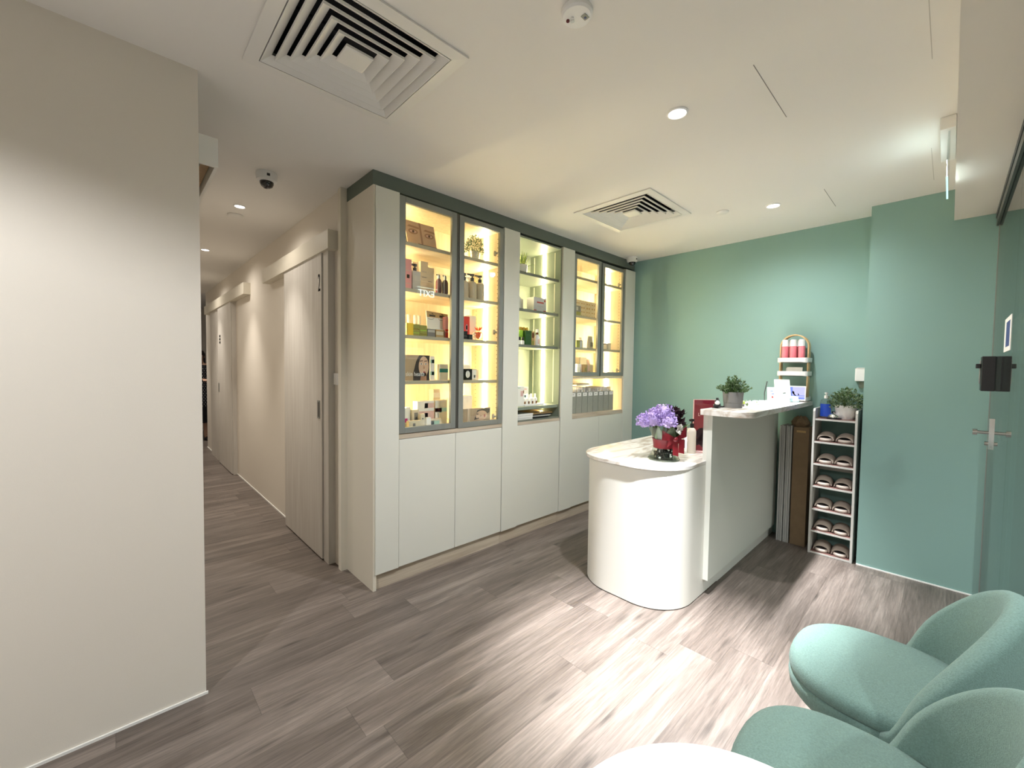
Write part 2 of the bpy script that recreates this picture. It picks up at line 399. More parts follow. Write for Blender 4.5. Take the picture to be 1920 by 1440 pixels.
def decal(mb, pts, y, m, t=0.0006):
    mb.prism(pts, y - t, y, m, 'y')
def ell(cx, cz, rx, rz, n=16, a0=0, a1=2 * PI):
    return [(cx + rx * math.cos(a0 + (a1 - a0) * i / n), cz + rz * math.sin(a0 + (a1 - a0) * i / n)) for i in range(n if a1 - a0 > 6.2 else n + 1)]
def rrect(x0, x1, y0, y1, rs, n=8):
    """rounded rectangle, radii for corners (x0,y0),(x1,y0),(x1,y1),(x0,y1)"""
    out = []
    for (cx, cy, sx, sy, r, a) in ((x0, y0, 1, 1, rs[0], PI), (x1, y0, -1, 1, rs[1], 1.5 * PI), (x1, y1, -1, -1, rs[2], 0), (x0, y1, 1, -1, rs[3], .5 * PI)):
        if r <= 0: out.append((cx, cy)); continue
        ox, oy = cx + sx * r, cy + sy * r
        for i in range(n + 1):
            t = a + .5 * PI * i / n; out.append((ox + r * math.cos(t), oy + r * math.sin(t)))
    return out
def struct(o): o['kind'] = 'structure'; return o

# ------------------------------------------------------------------ room shell
struct(BOX('floor', -2.4, 4.3, -3.0, 10.7, -0.1, 0.0, 'floor'))
DIFF_A = (0.66, 1.56); DIFF_B = (2.735, 1.63)   # centres of the two air diffusers (0.6 m square)
holes = [(c[0] - .265, c[0] + .265, c[1] - .265, c[1] + .265) for c in (DIFF_A, DIFF_B)]
mb = MB(); xs = sorted({-2.4, 4.3, *[h[0] for h in holes], *[h[1] for h in holes]}); ys = sorted({-3.0, 10.7, *[h[2] for h in holes], *[h[3] for h in holes]})
for i in range(len(xs) - 1):
    for j in range(len(ys) - 1):
        cx, cy = (xs[i] + xs[i + 1]) / 2, (ys[j] + ys[j + 1]) / 2
        if any(h[0] < cx < h[1] and h[2] < cy < h[3] for h in holes): continue
        mb.box(xs[i], xs[i + 1], ys[j], ys[j + 1], H, H + 0.02, 'ceiling')
# fine joint lines of the access panels
for (xa, xb, y) in ((1.737, 2.193, 0.545), (3.209, 3.594, 0.58)): mb.box(xa, xb, y - .0015, y + .0015, H - .0006, H, 'print_grey')
for (xa, xb, y) in ((1.6, 2.16, 0.085), (3.0, 3.5, 0.105)): mb.box(xa, xb, y - .001, y + .001, H - .0006, H, 'print_light')
struct(mb.build('ceiling'))
struct(BOX('wall_left', -2.4, 0.2505, 2.0565, 2.16, 0, H, 'cream_wall'))
bl = BOX('baseboard_left', -2.4, 0.2565, 2.0505, 2.0565, 0, 0.010, 'white_trim'); struct(bl)
mb = MB(); mb.box(0.14, 0.24, 2.16, 10.6, 0, H, 'cream_wall'); struct(mb.build('wall_corridor_left'))
struct(BOX('wall_corridor_right', 1.075, 1.2, 2.79, 8.30, 0, H, 'cream_wall'))
struct(BOX('baseboard_right', 1.069, 1.075, 3.82, 6.0, 0, 0.012, 'white_trim'))
struct(BOX('baseboard_corridor_end', 1.066, 1.075, 7.86, 8.3, 0, 0.012, 'white_trim'))
struct(BOX('wall_behind_cabinets', 1.2, 4.1, 2.80, 2.9, 0, H, 'cream_wall'))
struct(BOX('wall_green', 4.0004, 4.12, -0.3, 2.80, 0, H, 'green_wall'))
struct(BOX('wall_green_pier', 3.7686, 4.0, -0.168, 0.408, 0, H, 'green_wall'))
struct(BOX('wall_end', 0.24, 4.1, 10.5, 10.6, 0, H, 'cream_wall'))
struct(BOX('wall_rear', -2.4, -2.3, -0.18, 2.0565, 0, H, 'cream_wall'))
struct(BOX('wall_outside_rear', -2.4, -2.3, -3.0, -0.18, 0, H, 'outside'))
struct(BOX('wall_outside_front', -2.3, 4.3, -3.1, -3.0, 0, H, 'outside'))
struct(BOX('wall_outside_far', 4.12, 4.3, -3.0, -0.3, 0, H, 'outside'))
struct(BOX('baseboard_pier', 3.762, 3.7686, -0.168, 0.408, 0, 0.008, 'white_trim'))
# dropped beam over the shopfront
struct(BOX('ceiling_beam', -2.3, 3.7686, -0.155, 0.015, 2.300, H, 'cream_wall'))
struct(BOX('trim_1', 1.098, 4.0, 2.3405, 2.79, 2.405, H, 'trim_green'))

# shopfront glass, its head rail, and the glass door at the far end
w = BOX('window_1', -2.3, 2.60, -0.182, -0.170, 0.004, 2.27, 'shop_glass'); struct(w)
d = BOX('door_1', 2.606, 3.745, -0.182, -0.170, 0.012, 2.262, 'shop_glass'); struct(d)
mb = MB()
mb.box(3.40, 3.53, -0.17, -0.118, 1.262, 1.450, 'black'); mb.box(3.455, 3.47, -0.119, -0.112, 1.30, 1.43, 'alu'); mb.box(3.44, 3.49, -0.118, -0.098, 1.385, 1.41, 'black')
mb.build('electric_lock', d, 0.004)
mb = MB(); mb.box(3.47, 3.52, -0.17, -0.160, 0.94, 1.11, 'chrome'); mb.cyl((3.495, -0.160, 1.03), .010, .045, 'chrome', 14, 'y'); mb.cyl((3.495, -0.118, 1.03), .019, .018, 'chrome', 18, 'y')
mb.cyl((3.495, -0.160, 0.97), .012, .014, 'chrome', 14, 'y')
mb.build('door_knob', d, 0, 40)
mb = MB(); mb.box(2.70, 2.99, -0.170, -0.1685, 1.455, 1.605, 'paper')
mb.box(2.74, 2.90, -0.1690, -0.1680, 1.475, 1.585, 'navy'); mb.build('paper_notice', d)
struct(MB().box(-2.3, 3.7686, -0.20, -0.155, 2.27, 2.30, 'black').box(-2.3, 3.7686, -0.168, -0.158, 2.225, 2.27, 'alu_dark').build('trim_2'))
struct(MB().box(3.746, 3.7686, -0.184, -0.168, 0, 2.27, 'alu').build('trim_3'))

# ------------------------------------------------------------------ corridor sliding doors
def sliding_door(n, y0, y1, hy0, hy1, casing, mark, hz):
    r = bpy.data.objects.new('door_%d' % n, None); COL.objects.link(r); r.location = (1.05, (y0 + y1) / 2, 0); ORG[r.name] = Vector(r.location); struct(r)
    p = BOX('door_panel', 1.020, 1.052, y0, y1, 0.010, 2.115, 'ash', r, .002)
    BOX('pelmet', 1.008, 1.075, hy0, hy1, 2.112, 2.235, 'white_trim' if n == 9 else 'cab_side', r, .001)
    for k, (a, b, xx) in enumerate(casing): BOX('casing', xx, 1.075, a, b, 0, 2.112, 'ash', r, .001)
    mb = MB(); hy = y0 + .03 if n == 2 else y1 - .075
    mb.box(1.0165, 1.021, hy, hy + .045, hz, hz + .125, 'alu'); mb.box(1.0155, 1.0175, hy + .010, hy + .035, hz + .012, hz + .113, 'black'); mb.build('flush_handle', p)
    mb = MB()
    if mark == '2': text_into(mb, '2', 0.17, (1.0195, y0 + .062, 1.86), 'x-', 'dark_print', 0.0008, 0.55)
    else:
        for q in range(3): mb.box(1.0155, 1.020, y1 - .20, y1 - .14, 1.63 + q * .042, 1.657 + q * .042, 'dark_print')
    mb.build('door_number', p)
    return r
sliding_door(2, 2.955, 3.815, 2.80, 4.46, [(2.86, 2.95, 1.03)], '2', 0.985)
sliding_door(3, 6.02, 6.89, 5.25, 7.95, [(7.03, 7.62, 1.035), (6.0, 6.015, 1.03)], 'dots', 0.975)
struct(BOX('trim_4', 1.058, 1.10, 2.716, 2.762, 0, H, 'cab_side'))
o = MB().box(1.052, 1.066, 2.765, 2.85, 1.225, 1.302, 'white').box(1.0505, 1.053, 2.785, 2.83, 1.24, 1.287, 'white').build('light_switch', None, .002)
o.location.x += .009
tag(o, 'small white light switch on the corridor wall beside the first sliding door', 'light switch')
struct(BOX('wall_cabinet_return', 1.10, 1.2, 2.716, 2.80, 0, H, 'cream_wall'))
t = thing('door_pelmet', (0.29, 2.7, 2.18), 'white boxed pelmet with a dark open track, sticking out behind the left wall', 'pelmet')
mb = MB(); mb.box(0.24, 0.330, 2.165, 2.18, 2.182, 2.30, 'white_trim'); mb.box(0.318, 0.330, 2.18, 3.3, 2.182, 2.30, 'white_trim'); mb.box(0.24, 0.318, 2.18, 3.3, 2.288, 2.30, 'white_trim'); mb.build('box_cover', t)
MB().box(0.245, 0.316, 2.18, 3.29, 2.225, 2.286, 'leg_wood').box(0.268, 0.276, 2.18, 3.29, 2.20, 2.225, 'alu').build('sliding_track', t)

# ------------------------------------------------------------------ ceiling fittings
def diffuser(c, label):
    t = thing('air_diffuser', (c[0], c[1], H - .012), label, 'air vent', 'square air diffusers in the ceiling')
    def sq(h, z): return [(c[0] - h, c[1] - h, z), (c[0] + h, c[1] - h, z), (c[0] + h, c[1] + h, z), (c[0] - h, c[1] + h, z)]
    mb = MB(); mb.rings([sq(.30, H - .0005), sq(.30, H - .007), sq(.255, H - .010), sq(.2625, H + .05)], 'louvre', cap=False); mb.build('frame', t)
    k = 0
    for b in (.2505, .211, .171, .131, .091):
        mb = MB(); mb.rings([sq(b + .001, H + .000), sq(b + .001, H - .010), sq(b - .001, H - .010), sq(b - .031, H + .012)], 'louvre', cap=False)
        mb.build('louvre', t)
    mb = MB(); mb.rings([sq(.049, H + .0), sq(.050, H - .009), sq(.048, H - .010), sq(.044, H - .012)], 'louvre'); mb.build('centre_plate', t)
    mb = MB(); mb.rings([sq(.2645, H + .0202), sq(.2645, H + .16)], 'plenum', cap=False); q = sq(.2645, H + .16); mb.face([mb.bm.verts.new(p) for p in q], mb.mi('plenum')); mb.box(c[0] - .26, c[0] + .26, c[1] - .012, c[1] + .012, H + .05, H + .06, 'plenum'); mb.build('plenum_box', t)
diffuser(DIFF_A, 'large square white louvred air diffuser at the top left of the ceiling, nearest')
diffuser(DIFF_B, 'smaller looking square white louvred air diffuser in the ceiling in front of the cabinets')

def add_spot(parent, loc, w, size, blend, rad, col, name):
    l = bpy.data.lights.new(name, 'SPOT'); l.energy = w; l.spot_size = math.radians(size); l.spot_blend = blend; l.shadow_soft_size = rad; l.color = col
    o = bpy.data.objects.new(name, l); COL.objects.link(o); o.parent = parent; o.location = Vector(loc) - ORG[parent.name]
def downlight(x, y, r, label, w, fw, col, beam=44, grp='recessed ceiling downlights', spill=(168, 1.0)):
    t = thing('downlight', (x, y, H - .006), label, 'ceiling light', grp)
    mb = MB(); mb.lathe([(r, H), (r, H - .004), (r * .86, H - .007), (r * .80, H - .004), (r * .80, H - .001)], (x, y, 0), 'white', 32, cap=False); mb.build('trim_ring', t, smooth=30)
    mb = MB(); mb.cyl((x, y, H - .004), r * .78, .003, 'lamp_on', 32); mb.build('lens', t)
    add_spot(t, (x, y, H - .02), w, beam, 1.0, r * .55, col, 'beam')
    add_spot(t, (x, y, H - .025), fw, spill[0], spill[1], r * .6, col, 'spill')
downlight(1.82, 0.873, .045, 'lit round downlight in the ceiling nearest the camera, in front of the desk', SPOT_W, FLOOD_W, LIGHT_COL)
downlight(3.282, 0.875, .045, 'lit round downlight above the far end of the counter, near the green wall', SPOT_W * .55, FLOOD_W * .42, LIGHT_COL)
downlight(-1.10, 0.873, .045, 'lit round downlight behind the camera', SPOT_W, FLOOD_W * 1.0, LIGHT_COL, spill=(150, .3))
downlight(0.42, -0.02, .045, 'lit round downlight directly above the round white table', SPOT_W * .35, FLOOD_W * .35, LIGHT_COL, 36)
HL = ['first lit downlight in the corridor ceiling, beside the dome camera', 'second lit downlight along the corridor ceiling', 'third lit downlight along the corridor ceiling, half hidden by the left wall', 'last downlight at the far end of the corridor']
for i, y in enumerate((3.564, 5.148, 6.75, 8.6)):
    downlight(0.668, y, .038, HL[i], HALL_SPOT_W, HALL_FLOOD_W, HALL_COL, 74, 'corridor downlights')

def dome_camera(c, label, s=1.0):
    t = thing('dome_camera', (c[0], c[1], H - .09 * s), label, 'security camera', 'dome cameras')
    mb = MB(); mb.lathe([(.055 * s, H), (.058 * s, H - .012 * s), (.053 * s, H - .045 * s), (.040 * s, H - .052 * s)], (c[0], c[1], 0), 'white', 28); mb.box(c[0] - .012, c[0] + .004, c[1] - .0575 * s, c[1] - .05 * s, H - .032 * s, H - .018 * s, 'black'); mb.build('housing', t, smooth=40)
    mb = MB(); mb.lathe([(.037 * s, H - .050 * s), (.037 * s, H - .062 * s), (.030 * s, H - .078 * s), (.016 * s, H - .088 * s), (.001, H - .091 * s)], (c[0], c[1], 0), 'dark_glass_cctv', 28); mb.build('dome_lens', t, smooth=60)
downlight(0.6, -1.9, .16, 'lit round downlight in the corridor outside the shopfront, nearer one', 0.1, MALL_W, LIGHT_COL, 60, 'downlights outside the shopfront', (130, .6))
downlight(2.3, -1.9, .16, 'lit round downlight in the corridor outside the shopfront, farther one', 0.1, MALL_W, LIGHT_COL, 60, 'downlights outside the shopfront', (130, .6))
dome_camera((0.672, 2.846), 'white dome security camera on the corridor ceiling before the first downlight', 1.0)
dome_camera((3.815, 2.262), 'white dome security camera in the corner above the last cabinet', 0.95)
t = thing('smoke_detector', (1.085, 0.862, H - .02), 'round white detector with red lamp and small grey label, top edge of the ceiling', 'smoke detector')
mb = MB(); mb.lathe([(.050, H), (.050, H - .012), (.044, H - .018), (.0, H - .019)], (1.085, .862, 0), 'white', 36); mb.build('body', t, smooth=35)
MB().cyl((1.074, .889, H - .022), .0055, .004, 'lens_red', 14).build('indicator', t)
MB().cyl((1.083, .877, H - .024), .006, .006, 'chrome', 14).cyl((1.075, .872, H - .022), .004, .004, 'white', 12).build('sensor', t)
MB().box(1.090, 1.112, .833, .850, H - .0205, H - .019, 'alu').cyl((1.103, .842, H - .0215), .004, .002, 'navy', 10).build('label_plate', t)
o = MB().lathe([(.040, H), (.041, H - .004), (.036, H - .008), (.0, H - .008)], (3.165, 1.162, 0), 'louvre', 28).build('sprinkler_cover', None, smooth=40)
tag(o, 'small round flat sprinkler cover plate in the ceiling between diffuser and far downlight', 'sprinkler')
o = MB().lathe([(.052, H), (.053, H - .006), (.046, H - .012), (.0, H - .012)], (0.684, 3.80, 0), 'louvre', 28).build('heat_detector', None, smooth=40)
tag(o, 'flat round disc detector on the corridor ceiling just past the first downlight', 'detector')

# exit sign, seen edge-on, that hangs from the ceiling by the beam
t = thing('exit_sign', (2.88, .04, 2.25), 'edge-lit clear exit sign hanging from the ceiling beside the beam, seen from its end', 'exit sign')
BOX('housing', 2.68, 3.09, .018, .070, H - .055, H, 'white', t, .003)
mb = MB(); mb.box(2.71, 3.05, .0375, .0435, 2.235, H - .055, 'clear'); mb.box(2.71, 3.05, .0370, .0440, 2.232, 2.235, 'exit_glow'); pl = mb.build('acrylic_plate', t)
mb = MB(); text_into(mb, 'EXIT', .118, (3.015, .0440, 2.250), 'y+', 'exit_letters', .0008); mb.build('lettering', t)
add = bpy.data.lights.new('sign_glow', 'AREA'); add.energy = 0.07; add.color = (.65, 1, .92); add.size = .3; add.size_y = .02; add.shape = 'RECTANGLE'
ol = bpy.data.objects.new('sign_glow', add); COL.objects.link(ol); ol.parent = t; ol.location = (0, .05, .10); ol.rotation_euler = (math.radians(125), 0, 0)

# ------------------------------------------------------------------ display cabinets (front plane of doors y=2.33)
YF, YD, YB = 2.330, 2.352, 2.70     # door face, back of doors, inside back
def led_segments(mb, xside, x_in, zs, y=2.53):
    for (a, b) in zs: mb.box(min(xside, x_in), max(xside, x_in), y - .009, y + .009, a, b, 'led')
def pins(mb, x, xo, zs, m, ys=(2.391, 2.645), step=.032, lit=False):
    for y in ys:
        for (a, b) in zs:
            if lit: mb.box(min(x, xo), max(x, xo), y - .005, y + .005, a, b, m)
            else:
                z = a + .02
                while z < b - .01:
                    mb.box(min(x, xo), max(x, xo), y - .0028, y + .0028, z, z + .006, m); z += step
def glass_door(t, x0, x1, z0, z1, hinge_side, hz):
    d = MB(); w = .040
    d.box(x0, x0 + w, YF, YD, z0, z1, 'alu').box(x1 - w, x1, YF, YD, z0, z1, 'alu').box(x0 + w, x1 - w, YF, YD, z0, z0 + w * .9, 'alu').box(x0 + w, x1 - w, YF, YD, z1 - w * .9, z1, 'alu')
    fr = d.build('glass_door', t, .0015)
    MB().box(x0 + w - .004, x1 - w + .004, YF + .009, YF + .013, z0 + w * .9 - .004, z1 - w * .9 + .004, 'glass').build('glass_pane', fr)
    for z in hz:
        xx = x1 - w - .002
        MB().box(x1 - .058, x1 - w - .0005, YD + .001, YD + .030, z - .006, z + .006, 'alu').box(x1 - .060, x1 - w - .001, YD + .018, YD + .026, z - .018, z + .018, 'shelf_edge').build('hinge', fr, .001)
    return fr
def lower_door(t, x0, x1, z0=.100, z1=.900):
    return BOX('door', x0 + .0015, x1 - .0015, YF, YD, z0, z1, 'cab_white', t, .0012)
def filler(t, x0, x1, z1=2.400): return BOX('filler_panel', x0 + .001, x1 - .001, YF - .004, YD, .098, z1, 'cab_white', t, .0012)

# unit A: two glass doors over two plain doors
A = thing('display_cabinet', (1.60, 2.52, 0), 'tall white display cabinet at the left end, two glazed doors, warm lit oak shelves', 'cabinet', 'built-in display cabinets')
BOX('side_panel', 1.098, 1.118, 2.334, 2.715, 0, 2.404, 'cab_side', A)
filler(A, 1.118 - .010, 1.262)
mb = MB(); x0, x1 = 1.272, 2.112
mb.box(x0 - .012, x0, 2.358, YB, .93, 2.385, 'oak').box(x1, x1 + .012, 2.358, YB, .93, 2.385, 'oak').box(x0 - .012, x1 + .012, YB, YB + .01, .93, 2.385, 'oak').box(x0, x1, 2.358, YB, 2.372, 2.385, 'oak').box(x0, x1, 2.358, YB, .93, .950, 'oak')
pins(mb, x1 - .0012, x1, [(.96, 1.24), (1.27, 1.53), (1.56, 1.82), (1.86, 2.11), (2.14, 2.36)], 'holes')
mb.build('carcass', A)
BOX('ledge', 1.262, 2.122, YF + .004, 2.358, .903, .930, 'plinth', A)
SHA = (2.132, 1.845, 1.552, 1.262)
for z in SHA: MB().box(x0 + .001, x1 - .0015, 2.364, YB - .001, z - .022, z, 'shelf_oak').box(x0 + .001, x1 - .0015, 2.360, 2.364, z - .022, z, 'shelf_edge').build('shelf', A)
zz = [.951] + [v for s in reversed(SHA) for v in (s - .023, s + .001)] + [2.371]; seg = [(zz[i], zz[i + 1]) for i in range(0, len(zz), 2)]
for (a_, b_) in ((x1, x1 - .007), (x0, x0 + .007)): mb = MB(); led_segments(mb, a_, b_, seg); mb.build('led_strip', A)
glass_door(A, 1.264, 1.689, .935, 2.392, 'l', ())
glass_door(A, 1.713, 2.119, .930, 2.388, 'r', (2.205, 1.62, .985))
BOX('door_divider', 1.691, 1.711, YF + .006, 2.356, .93, 2.392, 'alu_dark', A)
lower_door(A, 1.262, 1.691); lower_door(A, 1.691, 2.120)
BOX('plinth', 1.118, 2.122, 2.350, 2.362, 0, .095, 'plinth', A)
BOX('lower_carcass', 1.265, 2.118, 2.356, 2.70, .095, .902, 'cab_side', A)

# unit B: open shelves with sage interior
B = thing('display_cabinet', (2.53, 2.52, 0), 'tall white cabinet in the middle with open sage green lit shelves and no glass', 'cabinet', 'built-in display cabinets')
filler(B, 2.122, 2.285)
mb = MB(); x0, x1 = 2.285, 2.790
mb.box(x0 - .012, x0, 2.334, YB, .93, 2.385, 'sage_board').box(x1, x1 + .010, 2.338, YB, .93, 2.385, 'sage_board').box(x1 - .004, x1 + .010, 2.332, 2.338, .93, 2.385, 'sage_edge').box(x0 - .012, x1 + .010, YB, YB + .01, .93, 2.385, 'sage_board').box(x0, x1, 2.334, YB, 2.372, 2.385, 'sage_board').box(x0, x1, 2.338, YB, .926, .934, 'sage_board').box(x0, x1, 2.334, 2.338, .922, .940, 'sage_edge')
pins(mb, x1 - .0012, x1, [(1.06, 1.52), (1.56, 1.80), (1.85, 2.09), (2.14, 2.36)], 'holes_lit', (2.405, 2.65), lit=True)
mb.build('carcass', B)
BOX('ledge', 2.285, 2.800, YF + .002, 2.334, .902, .926, 'plinth', B)
SHB = (2.120, 1.828, 1.543)
for z in SHB: MB().box(x0 + .001, x1 - .0015, 2.364, YB - .001, z - .020, z, 'sage_board').box(x0 + .001, x1 - .0015, 2.358, 2.364, z - .022, z, 'sage_edge').build('shelf', B)
MB().box(x0 + .001, x1 - .0015, 2.344, YB - .001, 1.018, 1.043, 'sage_board').build('shelf', B)
segb = [(1.044, 1.520), (1.544, 1.805), (1.829, 2.097), (2.121, 2.371)]
mb = MB(); led_segments(mb, x1, x1 - .007, segb + [(1.000, 1.017)]); mb.build('led_strip', B)
mb = MB(); led_segments(mb, x0, x0 + .007, segb); mb.build('led_strip', B)
lower_door(B, 2.285, 2.800)
BOX('plinth', 2.1225, 2.7995, 2.350, 2.362, 0, .095, 'plinth', B)
BOX('lower_carcass', 2.287, 2.798, 2.356, 2.70, .095, .902, 'cab_side', B)

# unit C: two glass doors, an open niche, two plain doors
Cc = thing('display_cabinet', (3.45, 2.52, 0), 'tall white display cabinet at the green wall, glazed doors above an open lit niche', 'cabinet', 'built-in display cabinets')
BOX('filler_panel', 2.801, 2.806, 2.332, 2.45, .93, 2.385, 'oak', Cc)
filler(Cc, 2.806, 2.970)
mb = MB(); mb.box(2.8015, 2.8055, 2.336, 2.346, .94, 2.38, 'led'); mb.build('led_strip', Cc)
mb = MB(); x0, x1 = 2.982, 3.800
mb.box(x0 - .010, x0, 2.338, YB, .93, 2.385, 'oak').box(x1, x1 + .010, 2.338, YB, .93, 2.385, 'oak').box(x0 - .010, x1 + .010, YB, YB + .01, .93, 2.385, 'oak').box(x0, x1, 2.358, YB, 2.372, 2.385, 'oak').box(x0, x1, 2.334, YB, .920, .940, 'plinth').box(x0, x1, 2.344, YB, 1.262, 1.286, 'oak')
pins(mb, x1 - .0012, x1, [(1.30, 1.53), (1.56, 1.82), (1.86, 2.15), (2.2, 2.36)], 'holes')
mb.build('carcass', Cc)
BOX('ledge', 2.970, 3.812, YF + .002, 2.334, .902, .932, 'plinth', Cc)
SHC = (2.195, 1.845, 1.552)
for z in SHC: MB().box(x0 + .001, x1 - .0015, 2.364, YB - .001, z - .022, z, 'shelf_oak').box(x0 + .001, x1 - .0015, 2.360, 2.364, z - .022, z, 'shelf_edge').build('shelf', Cc)
seg = [(.941, 1.261), (1.287, 1.529), (1.553, 1.822), (1.846, 2.172), (2.196, 2.371)]
for (a_, b_) in ((x1, x1 - .007), (x0, x0 + .007)): mb = MB(); led_segments(mb, a_, b_, seg); mb.build('led_strip', Cc)
glass_door(Cc, 2.966, 3.383, 1.288, 2.380, 'l', ())
glass_door(Cc, 3.405, 3.806, 1.288, 2.376, 'r', (2.22, 1.345))
BOX('door_divider', 3.384, 3.404, YF + .006, 2.356, 1.286, 2.38, 'alu_dark', Cc)
lower_door(Cc, 2.970, 3.391); lower_door(Cc, 3.391, 3.812)
filler(Cc, 3.812, 3.999, 2.385)
BOX('plinth', 2.800, 3.998, 2.350, 2.362, 0, .095, 'plinth', Cc)
BOX('lower_carcass', 2.972, 3.990, 2.356, 2.70, .095, .902, 'cab_side', Cc)

# ------------------------------------------------------------------ goods on the shelves
SK = 'skin-care cartons in the cabinets'
def carton(name, label, x0, x1, y0, dy, z0, z1, m, bands=(), cat='box', group=None, marks=(), rot=0):
    mb = MB(); mb.box(x0, x1, y0, y0 + dy, z0, z1, m)
    for (a, b, c, d, mm) in bands: decal(mb, [(x0 + (x1 - x0) * a, z0 + (z1 - z0) * c), (x0 + (x1 - x0) * b, z0 + (z1 - z0) * c), (x0 + (x1 - x0) * b, z0 + (z1 - z0) * d), (x0 + (x1 - x0) * a, z0 + (z1 - z0) * d)], y0, mm)
    o = mb.build(name); tag(o, label, cat, group); return o
def pump_bottle(x, y, z, r, h, body, cap, label, group=None, square=False, capm=None, dirx=-1, name='pump_bottle', hp=.05):
    t = thing(name, (x, y, z), label, 'bottle', group)
    mb = MB()
    if square: mb.box(x - r, x + r, y - r * .8, y + r * .8, z, z + h, body)
    else: mb.lathe([(r * .94, 0), (r, .006), (r, h * .86), (r * .8, h * .95), (r * .4, h)], (x, y, z), body, 20)
    mb.build('body', t, .003 if square else 0, 40)
    mb = MB(); mb.cyl((x, y, z + h), r * .42, hp * .45, cap, 14); mb.cyl((x, y, z + h + hp * .45), r * .16, hp * .3, cap, 8); mb.cyl((x, y, z + h + hp * .7), r * .5, hp * .25, cap, 14); mb.box(min(x, x + dirx * r * 1.3), max(x, x + dirx * r * 1.3), y - r * .16, y + r * .16, z + h + hp * .75, z + h + hp * .95, cap)
    mb.build('pump', t, 0, 40); return t

# A1
t = thing('display_card', (1.50, 2.45, 2.132), 'leaning printed card with a close-up of two eyes, top shelf of left cabinet', 'card')
mb = MB(); sh = .034; x0, x1, z0, z1 = 1.392, 1.615, 2.132, 2.300
def PX(u, v): return (x0 + (x1 - x0) * u - sh * v, z0 + (z1 - z0) * v)
def quad(a, b, c, d): return [PX(a, c), PX(b, c), PX(b, d), PX(a, d)]
mb.prism(quad(0, 1, 0, 1), 2.452, 2.458, 'skin', 'y')
decal(mb, quad(.47, .53, .0, 1), 2.452, 'skin2')
decal(mb, quad(.35, 1, 0, .20), 2.452, 'hair'); decal(mb, quad(.8, .95, .02, .18), 2.4514, 'print_light')
for u, v in ((.24, .62), (.78, .58)):
    c = PX(u, v); decal(mb, ell(c[0], c[1], .036, .017), 2.4514, 'skin2'); decal(mb, ell(c[0], c[1], .024, .0075), 2.4508, 'palepink'); decal(mb, ell(c[0], c[1], .009, .0078), 2.4502, 'brown'); decal(mb, ell(c[0], c[1], .004, .004), 2.4496, 'hair')
    decal(mb, [(c[0] - .045, c[1] + .026), (c[0] + .045, c[1] + .022), (c[0] + .04, c[1] + .034), (c[0] - .03, c[1] + .038)], 2.4514, 'skin2')
mb.build('printed_front', t)
MB().prism([(1.372, 2.132), (1.60, 2.132), (1.565, 2.296), (1.337, 2.296)], 2.470, 2.474, 'white_box', 'y').build('backing_card', t)
def foliage(mb, c, rx, rz, n, ml, w=.016, l=.03, up=.4):
    for i in range(n):
        a = random.uniform(0, 2 * PI); el = math.asin(random.uniform(-.15, 1)); q = random.uniform(.35, 1) ** .6
        d = Vector((math.cos(a) * math.cos(el), math.sin(a) * math.cos(el), math.sin(el)))
        p = Vector(c) + Vector((d.x * rx * q, d.y * rx * q, d.z * rz * q))
        mb.leaf(p, d + Vector((random.uniform(-.6, .6), random.uniform(-.6, .6), random.uniform(-.2, .6) + up * .4)), w * random.uniform(.7, 1.3), random.choice(ml), l * random.uniform(.6, 1.3))
def potted(name, c, prof, potm, label, fol, cat='plant', extra=None, mlist=None):
    t = thing(name, c, label, cat)
    mb = MB(); mb.lathe(prof + [(prof[-1][0] * .9, prof[-1][1]), (prof[-1][0] * .86, prof[-1][1] - .012)], c, potm, 28, cap=False, mlist=mlist); mb.cyl((c[0], c[1], c[2]), prof[0][0], .002, potm, 28); mb.build('pot', t, smooth=35)
    MB().cyl((c[0], c[1], c[2] + prof[-1][1] - .014), prof[-1][0] * .88, .003, 'soil', 24).build('soil', t)
    mb = MB(); fol(mb); mb.build('foliage', t)
    return t
def fol_a(mb):
    c = (1.945, 2.47, 2.132 + .085)
    for i in range(26):
        a = random.uniform(0, 2 * PI); e = random.uniform(.2, 1.2); d = Vector((math.cos(a) * math.cos(e), math.sin(a) * math.cos(e), math.sin(e)))
        mb.tube([Vector(c) - Vector((0, 0, .02)), Vector(c) + d * .07], .0012, 'stem', 4)
    foliage(mb, c, .075, .115, 520, ['leaf', 'leaf2', 'leaf'], .009, .014)
potted('potted_plant', (1.945, 2.47, 2.132), [(.034, 0), (.045, .075)], 'pot_silver', 'small bushy green plant in a silver pot, top shelf behind glass', fol_a)
# A2
carton('carton', 'tall soft pink carton at the left end of second shelf', 1.345, 1.394, 2.415, .045, 1.845, 2.040, 'pink', [(.2, .8, .62, .64, 'print_light'), (.3, .7, .38, .5, 'dark_print'), (.2, .8, .2, .22, 'print_light')], group=SK)
pump_bottle(1.432, 2.44, 1.845, .030, .130, 'grey_box', 'black', 'pale lilac square pump bottle with black pump on second shelf', square=True)
pump_bottle(1.402, 2.53, 1.845, .028, .150, 'pink', 'black', 'pink pump bottle behind the pale lilac one, only its black pump showing')
carton('carton', 'tall cream carton behind the EXIT reflection on second shelf', 1.512, 1.570, 2.50, .055, 1.845, 2.070, 'cream_box', [(.2, .8, .68, .70, 'print_light'), (.2, .8, .52, .535, 'print_grey')], group=SK)
carton('carton', 'cream carton with open lid left of the tall cream one', 1.466, 1.508, 2.53, .055, 1.845, 2.062, 'cream_box', group=SK)
carton('carton', 'shorter cream carton right of the tall cream one', 1.585, 1.640, 2.53, .055, 1.845, 2.045, 'cream_box', [(.1, .7, .5, .52, 'print_grey')], group=SK)
